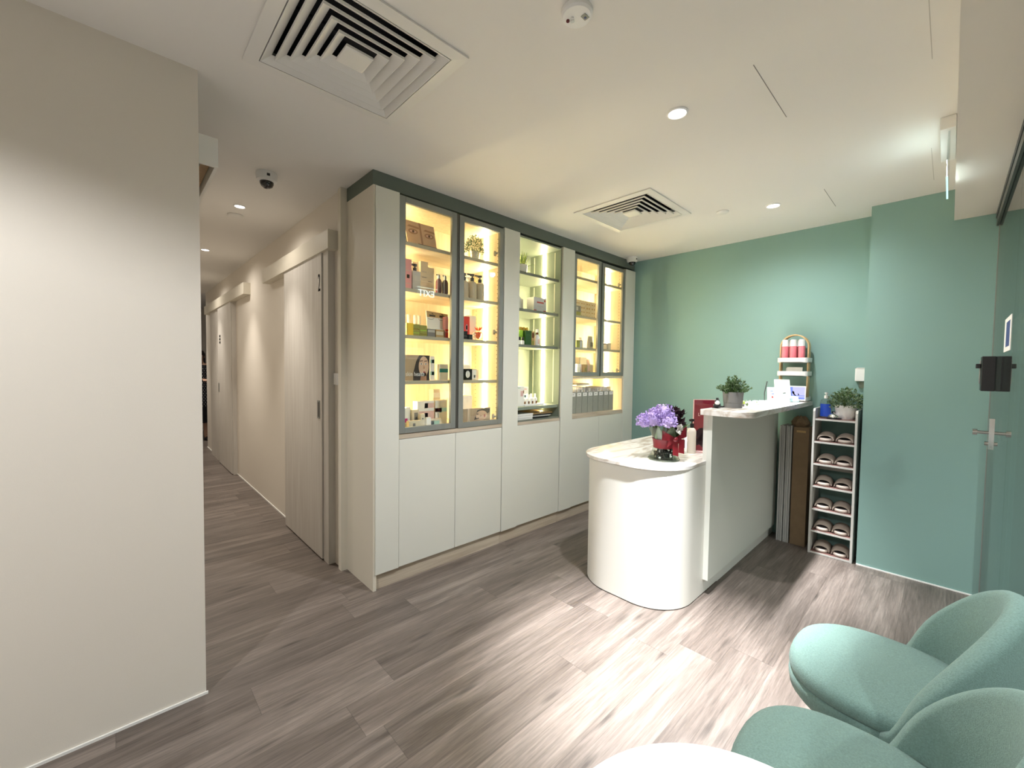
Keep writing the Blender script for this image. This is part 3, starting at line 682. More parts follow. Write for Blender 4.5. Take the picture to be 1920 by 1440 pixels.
for (x, l) in ((1.612, 'left one of the two dark red bottles in clear boxes'), (1.664, 'right one of the two dark red bottles in clear boxes')):
    t = thing('boxed_bottle', (x, 2.43, 1.845), l + ', second shelf of left cabinet', 'bottle', 'dark red bottles in clear boxes')
    MB().lathe([(.014, 0), (.021, .02), (.0215, .085), (.016, .10), (.008, .108)], (x, 2.43, 1.847), 'maroon', 18).build('bottle_body', t, smooth=40)
    MB().cyl((x, 2.43, 1.955), .009, .022, 'chrome', 12).box(x - .018, x + .004, 2.426, 2.434, 1.977, 1.983, 'dark_print').build('cap', t, smooth=40)
    b = MB()
    for (a, c) in ((-1, -1), (1, -1), (1, 1), (-1, 1)): b.box(x + a * .0245 - .0008, x + a * .0245 + .0008, 2.43 + c * .0245 - .0008, 2.43 + c * .0245 + .0008, 1.845, 1.985, 'white')
    b.box(x - .025, x + .025, 2.4055, 2.4062, 1.845, 1.985, 'clear'); b.build('clear_box', t)
for i, (x, y, l) in enumerate(((1.843, 2.45, 'leftmost beige pump bottle, half hidden by the door frame'), (1.900, 2.43, 'beige pump bottle with black pump, second in its row'), (1.972, 2.43, 'beige pump bottle, front right of its row'), (1.955, 2.53, 'beige pump bottle standing behind the front row'))):
    pump_bottle(x, y, 1.845, .034, .135, 'bottle_beige', 'black' if i < 3 else 'white', l, 'beige pump bottles', hp=.055)
# A3: row of frosted tubes in a clear tray
for i in range(6):
    x = 1.385 + .031 * i + (.022 if i > 3 else 0)
    t = thing('cream_tube', (x, 2.60, 1.552), 'pale frosted tube in the back row of third shelf, %s from left' % ['first', 'second', 'third', 'fourth', 'fifth', 'sixth'][i], 'tube', 'frosted tubes on the third shelf')
    MB().rings([[(x + rx * math.cos(a * PI / 6), 2.60 + ry * math.sin(a * PI / 6), 1.552 + z) for a in range(12)] for (rx, ry, z) in ((.012, .012, .03), (.013, .012, .05), (.014, .004, .150 + .018 * (i < 3)), (.014, .002, .162 + .018 * (i < 3)))], 'frosted').build('tube_body', t, smooth=50)
    MB().cyl((x, 2.60, 1.552), .0125, .030, 'gold', 14).build('tube_cap', t, smooth=40)
carton('carton', 'bright yellow carton at the left end of third shelf', 1.352, 1.400, 2.40, .05, 1.552, 1.632, 'yellow', [(.1, .16, 0, 1, 'kraft')], group=SK)
carton('carton', 'olive green carton beside the yellow one on third shelf', 1.402, 1.452, 2.41, .06, 1.552, 1.630, 'olive', [(.05, .95, .55, .62, 'gold'), (.05, .95, .25, .3, 'lime')], group=SK)
carton('carton', 'second olive green carton, further right on third shelf', 1.454, 1.508, 2.41, .06, 1.552, 1.626, 'olive', [(.05, .95, .5, .58, 'lime'), (.05, .9, .2, .26, 'gold')], group=SK)
mb = MB(); mb.prism([(1.535, 1.612), (1.688, 1.612), (1.700, 1.722), (1.522, 1.732)], 2.446, 2.450, 'white_box', 'y')
decal(mb, [(1.53, 1.690), (1.693, 1.690), (1.70, 1.722), (1.524, 1.731)], 2.446, 'kraft')
for cx in (1.567, 1.648): decal(mb, [(cx - .02, 1.696), (cx + .028, 1.696), (cx + .028, 1.706), (cx - .02, 1.708)], 2.4454, 'hair'); decal(mb, [(cx - .002, 1.716), (cx + .012, 1.709), (cx + .014, 1.713), (cx + .0, 1.72)], 2.4454, 'hair')
for cx in (1.56, 1.645):
    a = ell(cx, 1.688, .026, .014, 10, PI, 2 * PI); b = ell(cx, 1.688, .024, .011, 10, PI, 2 * PI); decal(mb, a + b[::-1], 2.446, 'print_grey')
mb.box(1.535, 1.688, 2.42, 2.4465, 1.608, 1.612, 'white_box')
tag(mb.build('eyelash_card'), 'white display card with two drawn closed eyes on third shelf', 'card')
carton('carton', 'dark grey carton under the eyelash card', 1.512, 1.572, 2.41, .05, 1.552, 1.606, 'print_grey', [(.05, .95, .6, .9, 'print_light')], group=SK)
carton('carton', 'amber coloured carton under the eyelash card', 1.580, 1.645, 2.41, .05, 1.552, 1.606, 'kraft', [(.0, .9, .35, .8, 'cream_box')], group=SK)
carton('carton', 'narrow carton in pink above dark red, right end of third shelf', 1.652, 1.676, 2.405, .035, 1.552, 1.700, 'pink', [(0, 1, 0, .42, 'red'), (0, 1, .28, .32, 'white_box')], group=SK)
carton('carton', 'bright red carton with pale emblem behind right glass door', 1.846, 1.903, 2.46, .05, 1.552, 1.726, 'red', [(.35, .75, .45, .62, 'pink'), (.42, .68, .40, .67, 'pink')], group=SK)
carton('carton', 'tall white carton right of the bright red one', 1.930, 1.995, 2.50, .06, 1.552, 1.742, 'white_box', [], group=SK)
carton('jar_box', 'small glossy black box, left of the two on third shelf', 1.805, 1.843, 2.405, .04, 1.552, 1.612, 'black', [(.1, .9, .4, .45, 'print_grey')])
carton('jar_box', 'small glossy black box, right and lower of the two', 1.846, 1.880, 2.395, .035, 1.552, 1.590, 'black', [(.1, .9, .5, .55, 'print_grey')])
t = thing('glass_ornament', (1.962, 2.43, 1.552), 'round clear and orange red glass ornament with a flared crown, third shelf', 'ornament')
MB().lathe([(.012, 0), (.032, .012), (.043, .034), (.038, .058), (.018, .072), (.010, .078)], (1.962, 2.43, 1.552), 'clear', 24).build('glass_globe', t, smooth=50)
mb = MB(); mb.ball((1.962, 2.43, 1.592), .022, 'orange_glass', (1, 1, 1.2), 12)
for i in range(10):
    a = i * PI / 5; mb.leaf((1.962 + .006 * math.cos(a), 2.43 + .006 * math.sin(a), 1.625), (math.cos(a) * .8, math.sin(a) * .8, .9), .014, 'orange_glass', .042)
    mb.leaf((1.962, 2.43, 1.60), (math.cos(a + .3), math.sin(a + .3), .5), .012, 'orange_glass', .036)
mb.build('red_core', t)
# A4
def face_panel(mb, x0, x1, z0, z1, y, hairleft=True):
    W_, H_ = x1 - x0, z1 - z0
    def q(u, v): return (x0 + W_ * u, z0 + H_ * v)
    decal(mb, [q(.35, 0), q(1, 0), q(1, 1), q(.58, 1), q(.46, .75), q(.40, .5), q(.35, .3)], y, 'hair')
    c = q(.76, .56); decal(mb, ell(c[0], c[1], W_ * .20, H_ * .40, 20), y - .0006, 'skin')
    decal(mb, [q(.62, .0), q(.88, .0), q(.86, .3), q(.66, .3)], y - .0006, 'skin2')
    for ux in (.66, .84):
        c = q(ux, .66); decal(mb, ell(c[0], c[1], W_ * .045, H_ * .035, 10), y - .0012, 'paper'); decal(mb, ell(c[0], c[1], W_ * .02, H_ * .034, 8), y - .0018, 'hair')
        decal(mb, [q(ux - .07, .75), q(ux + .06, .77), q(ux + .06, .795), q(ux - .05, .785)], y - .0012, 'hair')
    c = q(.78, .33); decal(mb, ell(c[0], c[1], W_ * .055, H_ * .035, 10), y - .0012, 'lip')
    decal(mb, [q(.76, .62), q(.80, .48), q(.74, .46)], y - .0012, 'skin2')
mb = MB(); mb.box(1.334, 1.524, 2.400, 2.440, 1.262, 1.428, 'photo_bg'); face_panel(mb, 1.334, 1.524, 1.262, 1.428, 2.400)
text_into(mb, 'skin health', .040, (1.344, 2.3965, 1.292), 'y-', 'paper', .0004, .80)
tag(mb.build('display_box'), 'wide box printed with a dark haired woman and the words skin health', 'box')
TB = [(0, 1, .42, .72, 'paleteal'), (.4, .9, .42, .72, 'teal')]
carton('carton', 'white carton with teal print, upper of the two stacked beside the face box', 1.553, 1.588, 2.44, .04, 1.3445, 1.425, 'white_box', TB, group=SK)
carton('carton', 'white carton with teal print, lower of the two stacked beside the face box', 1.553, 1.588, 2.44, .04, 1.262, 1.344, 'white_box', TB, group=SK)
carton('carton', 'white carton with one broad dark teal band on fourth shelf', 1.630, 1.700, 2.44, .05, 1.262, 1.372, 'white_box', [(0, 1, .48, .72, 'teal')], group=SK)
mb = MB(); mb.box(1.806, 1.884, 2.400, 2.440, 1.262, 1.342, 'dark_print'); decal(mb, ell(1.845, 1.303, .019, .026, 20), 2.400, 'paper'); decal(mb, [(1.8442, 1.275), (1.8458, 1.275), (1.8458, 1.330), (1.8442, 1.330)], 2.3994, 'dark_print'); tag(mb.build('emblem_box'), 'small black box with a white leaf shaped emblem on fourth shelf', 'box')
carton('carton', 'white carton behind the black emblem box', 1.880, 1.945, 2.50, .05, 1.262, 1.372, 'white_box', [], group=SK)
carton('carton', 'white carton with small dark label right of the black emblem box', 1.893, 1.942, 2.42, .04, 1.262, 1.341, 'cream_box', [(.1, .9, .1, .9, 'white_box'), (.45, .75, .2, .45, 'dark_print')], group=SK)
carton('carton', 'narrow cream carton nearest the light strip on fourth shelf', 1.950, 1.985, 2.45, .04, 1.262, 1.335, 'cream_box', [(.5, .8, .2, .45, 'palepink')], group=SK)
# A5 cabinet floor z=.950
Z = .950
MK = [(0, 1, .35, .75, 'palepink'), (0, .3, .35, .75, 'magenta')]
carton('carton', 'white carton with magenta square at the bottom left corner of left cabinet', 1.330, 1.378, 2.42, .04, Z, 1.082, 'white_box', [(.1, .9, .3, .5, 'magenta')], group=SK)
carton('carton', 'plain white upright carton, second along the cabinet floor', 1.382, 1.410, 2.45, .03, Z, 1.085, 'white_box', group=SK)
carton('carton', 'cream carton with dark square window on the cabinet floor', 1.412, 1.462, 2.43, .035, Z, 1.066, 'cream_box', [(.3, .85, .25, .85, 'print_grey'), (.5, .7, .4, .6, 'dark_print')], group=SK)
carton('carton', 'flat cream carton lying in front on the cabinet floor', 1.358, 1.450, 2.375, .035, Z, 1.002, 'cream_box', [(.3, .5, .25, .7, 'print_grey'), (.3, .9, .12, .2, 'print_light')], group=SK)
for k, (za, zb) in enumerate(((Z, .985), (.9855, 1.050), (1.0505, 1.118))):
    carton('carton', ['pale pink carton at the base of its stack', 'pale pink carton with magenta square, middle of its stack', 'white and pale pink carton with magenta square, top of its stack'][k], 1.470, 1.600, 2.46, .06, za, zb, ['palepink', 'palepink', 'white_box'][k], [(.42, 1, .3, .8, 'palepink'), (.42, .62, .3, .8, 'magenta')] if k else [], group=SK)
carton('carton', 'small upright cream carton in front of the pink stack', 1.458, 1.490, 2.40, .025, Z, 1.040, 'cream_box', [(.3, .7, .6, .7, 'print_grey')], group=SK)
carton('carton', 'small white carton in front of the pink stack, right', 1.494, 1.528, 2.385, .03, Z, 1.014, 'white_box', [(.3, .6, .15, .25, 'print_grey')], group=SK)
carton('carton', 'flat carton with teal print lying in front on the cabinet floor', 1.536, 1.622, 2.40, .05, Z, .997, 'cream_box', [(0, .8, .2, .8, 'paleteal'), (0, .3, .2, .8, 'teal')], group=SK)
carton('carton', 'tall white and cream carton with pale teal band at the right', 1.616, 1.715, 2.47, .06, Z, 1.118, 'cream_box', [(0, .35, 0, 1, 'white_box'), (0, 1, .52, .68, 'paleteal'), (.35, .55, .50, .68, 'teal')], group=SK)
carton('carton', 'pale carton behind the tall teal banded one', 1.672, 1.730, 2.58, .06, Z, 1.190, 'cream_box', [(0, 1, .75, .9, 'white_box')], group=SK)
carton('carton', 'plain white carton on the floor of left cabinet behind right glass door', 1.846, 1.940, 2.47, .08, Z, 1.142, 'white_box', [(.5, .6, .3, .45, 'cream_box')], group=SK)
for k, (xa, xb) in enumerate(((1.786, 1.838), (1.846, 2.046))):
    mb = MB(); mb.box(xa, xb, 2.380, 2.388, Z, 1.055, 'photo_bg')
    decal(mb, [(xa, Z), (xa + .003, Z), (xa + .003, 1.055), (xa, 1.055)], 2.380, 'paper'); decal(mb, [(xb - .003, Z), (xb, Z), (xb, 1.055), (xb - .003, 1.055)], 2.380, 'paper')
    for q in range(4):
        a = ell((xa + .03), 1.00, .012 + .010 * q, .03 + .012 * q, 12, -1.3, 1.3); b = ell((xa + .03), 1.00, .0105 + .010 * q, .029 + .012 * q, 12, -1.3, 1.3)
        if xa + .03 + .012 + .010 * q < xb - .003: decal(mb, [(p[0], max(Z + .002, min(1.053, p[1]))) for p in a] + [(p[0], max(Z + .002, min(1.053, p[1]))) for p in b[::-1]], 2.380, 'skin2')
    if k:
        decal(mb, [(xa + .045, Z + .02), (xa + .075, Z + .09), (xa + .15, Z + .104), (xa + .195, Z + .095), (xa + .19, Z + .07), (xa + .10, Z + .03)], 2.380, 'hair')
        decal(mb, ell(xa + .115, Z + .050, .055, .036, 18), 2.3794, 'skin'); decal(mb, ell(xa + .075, Z + .062, .010, .004, 8), 2.3788, 'hair'); decal(mb, ell(xa + .080, Z + .030, .010, .004, 8), 2.3788, 'hair'); decal(mb, ell(xa + .143, Z + .046, .008, .012, 8), 2.3788, 'lip'); decal(mb, [(xa + .10, Z + .052), (xa + .122, Z + .046), (xa + .10, Z + .042)], 2.3788, 'skin2')
    tag(mb.build('printed_card'), ['narrow beige card with curved lines beside the face card', 'beige card with a sleeping woman face lying sideways, cabinet floor'][k], 'card')
# B shelves
def fol_b(mb):
    for i in range(110):
        a = random.uniform(0, 2 * PI); r = random.uniform(0, .035); d = Vector((math.cos(a) * .35, math.sin(a) * .35, 1)).normalized()
        p = Vector((2.415 + r * math.cos(a), 2.45 + r * math.sin(a), 2.12 + .065)); l = random.uniform(.06, .125)
        mb.leaf(p, d + Vector((random.uniform(-.15, .15), random.uniform(-.15, .15), 0)), .007, random.choice(['leaf3', 'leaf3', 'leaf']), l)
    mb.tube([(2.46, 2.44, 2.175), (2.49, 2.43, 2.20), (2.53, 2.42, 2.212), (2.56, 2.42, 2.216)], [.003, .003, .002, .001], 'leaf2', 6)
potted('potted_grass', (2.415, 2.45, 2.120), [(.050, 0), (.056, .072)], 'pot_white', 'yellow green grass in a white pot on the top open shelf', fol_b)
mb = MB(); mb.box(2.545, 2.700, 2.42, 2.50, 1.828, 1.952, 'grey_box'); X0, X1, Z0, Z1 = 2.545, 2.700, 1.828, 1.952
for (a, b, c, d_, mm) in ((0, .22, 0, .16, 'brick'), (.78, 1, 0, .16, 'brick'), (0, 1, 0, .06, 'brick'), (.25, .8, .62, .72, 'brick'), (.3, .75, .38, .46, 'print_light'), (.4, .6, .28, .31, 'print_light')):
    decal(mb, [(X0 + .155 * a, Z0 + .124 * c), (X0 + .155 * b, Z0 + .124 * c), (X0 + .155 * b, Z0 + .124 * d_), (X0 + .155 * a, Z0 + .124 * d_)], 2.42, mm)
decal(mb, ell(2.682, 1.930, .010, .010, 12), 2.42, 'brick'); tag(mb.build('medicine_box'), 'wide pale box with brick red corners on the second open shelf', 'box')
carton('carton', 'plain white carton left of the red cornered box', 2.400, 2.450, 2.48, .06, 1.828, 1.945, 'white_box', group=SK)
carton('carton', 'pale grey carton just left of the red cornered box', 2.462, 2.520, 2.52, .06, 1.828, 1.940, 'grey_box', group=SK)
carton('carton', 'small carton with lime green top, leftmost on third open shelf', 2.345, 2.400, 2.47, .04, 1.543, 1.660, 'lime', [(.15, .8, .55, .57, 'dkgreen')], group=SK)
carton('carton', 'lime green carton, second from left on third open shelf', 2.412, 2.452, 2.45, .04, 1.543, 1.668, 'lime', [(.2, .8, .6, .62, 'dkgreen')], group=SK)
carton('carton', 'dark green carton in the middle of third open shelf', 2.456, 2.524, 2.42, .05, 1.543, 1.664, 'dkgreen', [(.2, .8, .7, .72, 'leaf')], group=SK)
carton('carton', 'brown and gold carton right of the dark green one', 2.532, 2.570, 2.43, .04, 1.543, 1.664, 'kraft', [(0, .12, 0, 1, 'gold'), (.2, .9, .55, .9, 'brown'), (.2, .9, .05, .35, 'olive')], group=SK)
for i in range(4):
    xg = 2.440 + .042 * i
    t = thing('gold_capped_bottle', (xg, 2.52, 1.543), 'gold capped bottle standing behind the green cartons, %s from left' % ['first', 'second', 'third', 'fourth'][i], 'bottle', 'gold capped bottles')
    MB().lathe([(.016, 0), (.017, .10), (.012, .128)], (xg, 2.52, 1.543), 'dkgreen', 16).build('bottle_body', t, smooth=40)
    MB().cyl((xg, 2.52, 1.671), .017, .030, 'gold', 16).build('cap', t, smooth=40)
for i, xg in enumerate((2.368, 2.404)):
    t = thing('dropper_bottle', (xg, 2.405, 1.543), ['left small dark dropper bottle with white label on third open shelf', 'right small dark dropper bottle with white label on third open shelf'][i], 'bottle', 'dark capped dropper bottles')
    MB().lathe([(.0145, 0), (.015, .030), (.008, .036)], (xg, 2.405, 1.543), 'white_box', 16).build('bottle_body', t, smooth=40)
    MB().cyl((xg, 2.405, 1.579), .010, .026, 'black', 14).build('cap', t, smooth=40)
t = thing('lotion_bottle', (2.602, 2.43, 1.543), 'white bottle with brown neck and white cap at the right of third open shelf', 'bottle')
MB().lathe([(.022, 0), (.0225, .075), (.011, .096)], (2.602, 2.43, 1.543), 'white', 18).box(2.590, 2.612, 2.4068, 2.408, 1.56, 1.60, 'palepink').build('bottle_body', t, smooth=40)
MB().cyl((2.602, 2.43, 1.639), .0115, .018, 'brown', 14).build('neck', t, smooth=40)
MB().cyl((2.602, 2.43, 1.657), .0125, .028, 'white', 14).build('cap', t, smooth=40)
# B4 (z 1.043)
t = thing('folded_cone_sign', (2.400, 2.56, 1.043), 'tall narrow white tapering tent card at the left of the tall open bay', 'sign')
MB().prism([(2.375, 1.043), (2.455, 1.043), (2.425, 1.47), (2.405, 1.47)], 2.555, 2.570, 'white_box', 'y').build('card', t)
carton('carton', 'white carton with round face print at the left edge of the tall open bay', 2.345, 2.425, 2.40, .05, 1.043, 1.203, 'white_box', [(.5, .85, .5, .78, 'palepink'), (.85, 1, .65, .8, 'skin2'), (.1, .5, .92, .95, 'paleteal')], group=SK)
carton('carton', 'white carton with small print on top of the blue green one', 2.495, 2.600, 2.52, .05, 1.1255, 1.192, 'white_box', [(.4, .8, .6, .8, 'palepink')], group=SK)
carton('carton', 'white carton with blue green top band in the tall open bay', 2.480, 2.620, 2.50, .08, 1.043, 1.125, 'white_box', [(0, .6, .65, 1, 'paleblue'), (.1, .5, .8, .95, 'teal')], group=SK)
t = thing('bottle_tray', (2.54, 2.42, 1.043), 'shallow white tray holding four small bottles in the tall open bay', 'tray')
MB().box(2.425, 2.650, 2.385, 2.475, 1.043, 1.048, 'white').box(2.425, 2.650, 2.383, 2.386, 1.043, 1.058, 'white').build('tray_base', t, .001)
for i in range(4):
    xg = 2.450 + .046 * i
    t = thing('small_bottle', (xg, 2.43, 1.048), 'small white bottle with dark square label on the tray, %s from left' % ['first', 'second', 'third', 'fourth'][i], 'bottle', 'small white bottles on the tray')
    MB().lathe([(.016, 0), (.017, .052), (.008, .062), (.008, .070)], (xg, 2.43, 1.048), 'white', 16).build('bottle_body', t, smooth=40)
    MB().box(xg - .008, xg + .008, 2.4115, 2.4135, 1.056, 1.078, 'brown').build('label_patch', t)
    MB().cyl((xg, 2.43, 1.118), .0085, .022, 'white', 12).build('cap', t, smooth=40)
# B5 niche z .934
t = thing('paper_stack', (2.42, 2.45, .934), 'thick stack of white paper in the low niche of middle cabinet', 'paper')
mb = MB()
for i in range(9): mb.box(2.300 + random.uniform(0, .004), 2.500 + random.uniform(-.004, .003), 2.365 + random.uniform(0, .004), 2.62, .934 + .0055 * i, .934 + .0055 * i + .005, 'paper')
mb.build('sheets', t)
for i, (za, xa, xb, mm) in enumerate(((.934, 2.515, 2.70, 'black'), (.949, 2.525, 2.735, 'grey_box'), (.957, 2.52, 2.76, 'black'), (.968, 2.505, 2.772, 'kraft'))):
    l = ['black folder at the bottom of the stack in the low niche', 'pale grey magazine between the black folders in low niche', 'black folder third up in the low niche stack', 'brown folder on top of the stack in the low niche'][i]
    o = MB().box(xa, xb, 2.372 + .006 * i, 2.62, za, za + (.014 if mm == 'black' and i == 0 else .0075 if i < 3 else .010), mm).build('folder', None, .001); tag(o, l, 'folder', 'folders in the niche')
# C shelves
mb = MB()
for i, (xa, xb) in enumerate(((3.13, 3.21), (3.213, 3.283), (3.286, 3.370), (3.373, 3.455), (3.458, 3.545))):
    mb = MB(); mb.box(xa, xb, 2.50, 2.56, 1.845, 2.022, 'cream_box')
    for q in range(4):
        for u in (.3, .7):
            cx, cz = xa + (xb - xa) * u, 1.872 + .04 * q
            decal(mb, ell(cx, cz, .011, .006 if q % 2 else .010, 8), 2.50, 'kraft')
    tag(mb.build('carton'), 'cream carton printed with small line icons, %s in its row of five' % ['first', 'second', 'third', 'fourth', 'fifth'][i], 'box', 'cream cartons with icons')
carton('carton', 'small dark carton with yellow lower half in front of the icon cartons', 3.115, 3.190, 2.42, .045, 1.845, 1.945, 'print_grey', [(0, 1, 0, .45, 'olive'), (.1, .45, .55, .9, 'grey_box'), (.0, .06, 0, 1, 'white_box')], group=SK)
carton('carton', 'tall cream carton at the back of third right shelf', 3.228, 3.310, 2.58, .05, 1.552, 1.735, 'cream_box', [(.3, .7, .3, .7, 'kraft')], group=SK)
carton('carton', 'black topped grey carton left edge of third right shelf', 3.085, 3.140, 2.46, .04, 1.552, 1.690, 'print_grey', group=SK)
def pouch(x, y, z, w, h, m, label, dk='print_light'):
    t = thing('pouch', (x, y, z), label, 'pouch', 'pouches on the third right shelf')
    MB().rings([[(x + rx * math.cos(a * PI / 8), y + ry * math.sin(a * PI / 8), z + zz_) for a in range(16)] for (rx, ry, zz_) in ((w * .5, .022, 0), (w * .52, .020, h * .3), (w * .46, .012, h * .7), (w * .40, .004, h * .92), (w * .38, .002, h))], m).build('pouch_body', t, smooth=50)
    MB().box(x - w * .22, x + w * .22, y - .0235, y - .0215, z + h * .18, z + h * .52, dk).build('pouch_label', t)
pouch(3.185, 2.50, 1.552, .07, .115, 'grey_box', 'grey pouch behind the low carton on third right shelf', 'print_grey')
pouch(3.400, 2.46, 1.552, .09, .125, 'frosted', 'large frosted pouch in the middle of third right shelf', 'print_grey')
pouch(3.335, 2.53, 1.552, .06, .115, 'frosted', 'frosted pouch left of the large one', 'olive')
pouch(3.475, 2.52, 1.552, .07, .120, 'frosted', 'frosted pouch right of the large one')
carton('carton', 'low olive grey carton at the front of third right shelf', 3.100, 3.195, 2.395, .05, 1.552, 1.620, 'olive', [(.55, 1, 0, 1, 'grey_box'), (0, 1, .95, 1, 'gold')], group=SK)
t = thing('jar', (3.70, 2.50, 1.552), 'squat frosted jar with dark lid rim behind the far glass door, left one', 'jar', 'frosted jars')
MB().lathe([(.026, 0), (.030, .01), (.030, .058)], (3.70, 2.50, 1.552), 'frosted', 20).build('jar_body', t, smooth=40); MB().cyl((3.70, 2.50, 1.610), .031, .012, 'print_grey', 20).build('lid', t, smooth=40)
t = thing('jar', (3.762, 2.49, 1.552), 'squat frosted jar with dark lid rim behind the far glass door, right one', 'jar', 'frosted jars')
MB().lathe([(.024, 0), (.028, .01), (.028, .064)], (3.762, 2.49, 1.552), 'grey_box', 20).build('jar_body', t, smooth=40); MB().cyl((3.762, 2.49, 1.616), .029, .012, 'print_light', 20).build('lid', t, smooth=40)
Z = 1.286
t = thing('lotion_bottle', (3.145, 2.41, Z), 'white bottle with a wide square white cap, lower left behind the glass', 'bottle'); MB().box(3.122, 3.170, 2.395, 2.425, Z, Z + .085, 'white_box').build('bottle_body', t, .003); MB().box(3.118, 3.174, 2.392, 2.428, Z + .0855, Z + .115, 'white').build('cap', t, .002)
carton('carton', 'peach carton with a dark bottle print, lower shelf of right cabinet', 3.178, 3.222, 2.42, .035, Z, Z + .112, 'palepink', [(.35, .8, .04, .42, 'print_grey'), (.45, .7, .42, .56, 'print_grey')], group=SK)
carton('carton', 'kraft brown carton on the lower shelf of right cabinet', 3.232, 3.302, 2.42, .04, Z, Z + .112, 'kraft', [(.55, .9, .45, .72, 'olive')], group=SK)
carton('carton', 'cream carton with small black lettering, lower shelf of right cabinet', 3.316, 3.405, 2.42, .04, Z, Z + .112, 'cream_box', [(0, .35, .4, 1, 'palepink'), (.05, .5, .38, .41, 'dark_print'), (.15, .4, .30, .33, 'print_grey')], group=SK)
for k, (xa, xb, m_, l) in enumerate(((3.270, 3.370, 'cream_box', 'cream carton in the upper back row, left'), (3.380, 3.490, 'white_box', 'white carton in the upper back row, middle'), (3.495, 3.545, 'palepink', 'small peach carton in the upper back row, right'))):
    carton('carton', l + ' of the lower right shelf', xa, xb, 2.56, .05, Z, 1.472 - .02 * (k == 2), m_, group=SK)
t = thing('flower_ornament', (3.66, 2.42, Z), 'small white flower shaped ornament with dark specks at the foot of far glass door', 'ornament')
mb = MB()
for i in range(26):
    a = random.uniform(0, 2 * PI); mb.leaf((3.66 + random.uniform(-.03, .03), 2.42 + random.uniform(-.02, .02), Z + random.uniform(0, .02)), (math.cos(a), math.sin(a), random.uniform(.4, 1.4)), .016, random.choice(['white_box', 'white_box', 'olive', 'print_grey']), .038)
mb.build('petals', t)
t = thing('salt_shaker', (3.742, 2.43, Z), 'small round white jar at the foot of the far glass door', 'jar'); MB().lathe([(.020, 0), (.024, .02), (.022, .045), (.012, .06), (.001, .064)], (3.742, 2.43, Z), 'white', 18).build('jar_body', t, smooth=60)
# binders in niche
for i in range(8):
    xa = 3.714 - .0885 * (i + 1); xb = xa + .084
    dz = random.uniform(-.004, .004); z1 = .940 + .176
    t = thing('magazine_holder', ((xa + xb) / 2, 2.46, .940), 'grey upright magazine holder with white label in the lit niche, %s from the green wall' % ['first', 'second', 'third', 'fourth', 'fifth', 'sixth', 'seventh', 'eighth'][i], 'magazine holder', 'grey magazine holders in the niche')
    mb = MB(); mb.prism([(2.385, .940), (2.60, .940), (2.60, 1.165), (2.50, 1.150), (2.385, z1)], xa, xa + .004, 'binder', 'x'); mb.prism([(2.385, .940), (2.60, .940), (2.60, 1.165), (2.50, 1.150), (2.385, z1)], xb - .004, xb, 'binder', 'x')
    mb.box(xa, xb, 2.380, 2.385, .940, z1 + .02, 'binder').box(xa, xb, 2.385, 2.60, .940, .944, 'binder').box(xa, xb, 2.596, 2.60, .944, 1.165, 'binder'); mb.build('holder_body', t)
    MB().box(xa + .012, xb - .012, 2.3785, 2.380, 1.098, 1.130, 'paper').box((xa + xb) / 2 - .01, (xa + xb) / 2 + .008, 2.378, 2.3786, 1.112, 1.118, 'print_grey').build('spine_label', t)
    mb = MB()
    for q in range(6): mb.box(xa + .008 + q * .0115, xa + .016 + q * .0115, 2.40, 2.59, .946, 1.145 + random.uniform(-.015, .035), random.choice(['paper', 'cream_box', 'grey_box']))
    mb.build('papers', t)
o = MB().prism([(3.15, 1.19), (3.35, 1.20), (3.35, 1.215), (3.15, 1.205)], 2.42, 2.58, 'white_box', 'y').build('envelope'); tag(o, 'white envelope laid across the tops of the magazine holders', 'envelope')

# ------------------------------------------------------------------ reception desk
D = thing('reception_desk', (2.9, 1.3, 0), 'white reception desk with rounded front corners, low marble top and raised counter', 'reception desk')
MB().prism(rrect(2.14, 2.78, .985, 1.655, (.25, 0, 0, .25), 14), .006, .792, 'desk_white').build('curved_base', D, smooth=30)
MB().prism(rrect(2.148, 2.772, .993, 1.647, (.25, 0, 0, .25), 14), 0, .006, 'seam').build('shadow_gap', D)
BOX('modesty_panel', 2.78, 3.995, .985, 1.003, 0.0, .792, 'desk_white', D)
MB().prism(rrect(2.122, 3.995, .9855, 1.675, (.26, 0, 0, .26), 14), .792, .815, 'marble').build('desktop', D, .003, 30)
BOX('raised_panel', 2.55, 3.93, .955, .985, .092, 1.090, 'panel_white', D, .001)
MB().prism(rrect(2.503, 3.995, .738, 1.010, (.085, 0, 0, 0), 10), 1.090, 1.125, 'marble').build('counter_top', D, .003, 30)
BOX('inner_post', 2.552, 2.575, .9855, 1.008, .8155, 1.090, 'desk_white', D)

# vase with flowers
vx, vy, vz = 2.385, 1.170, .815
t = thing('flower_vase', (vx, vy, vz), 'flared glass vase with lilac and burgundy flowers and red ribbon on the desk', 'vase of flowers')
prof = [(.088, 0), (.092, .006), (.070, .045), (.060, .085), (.066, .13), (.092, .195)]
MB().lathe(prof, (vx, vy, vz), 'vase_glass', 36, cap=False).cyl((vx, vy, vz), .088, .012, 'vase_glass', 36).build('glass_vase', t, smooth=60)
mb = MB()
for i in range(130):
    a = random.uniform(0, 2 * PI); q = random.random() ** .5; z = random.uniform(.016, .075); rr = (.080 - .26 * z) * .8 * q
    mb.ball((vx + rr * math.cos(a), vy + rr * math.sin(a), vz + z), random.uniform(.006, .009), 'pebble' if random.random() > .12 else 'white', n=6)
mb.build('pebbles', t, smooth=60)
mb = MB()
for i in range(16):
    a = random.uniform(0, 2 * PI); mb.leaf((vx + .03 * math.cos(a), vy + .03 * math.sin(a), vz + .09), (math.cos(a) * .55, math.sin(a) * .55, 1), .06, random.choice(['leaf2', 'leaf2', 'stem']), .14)
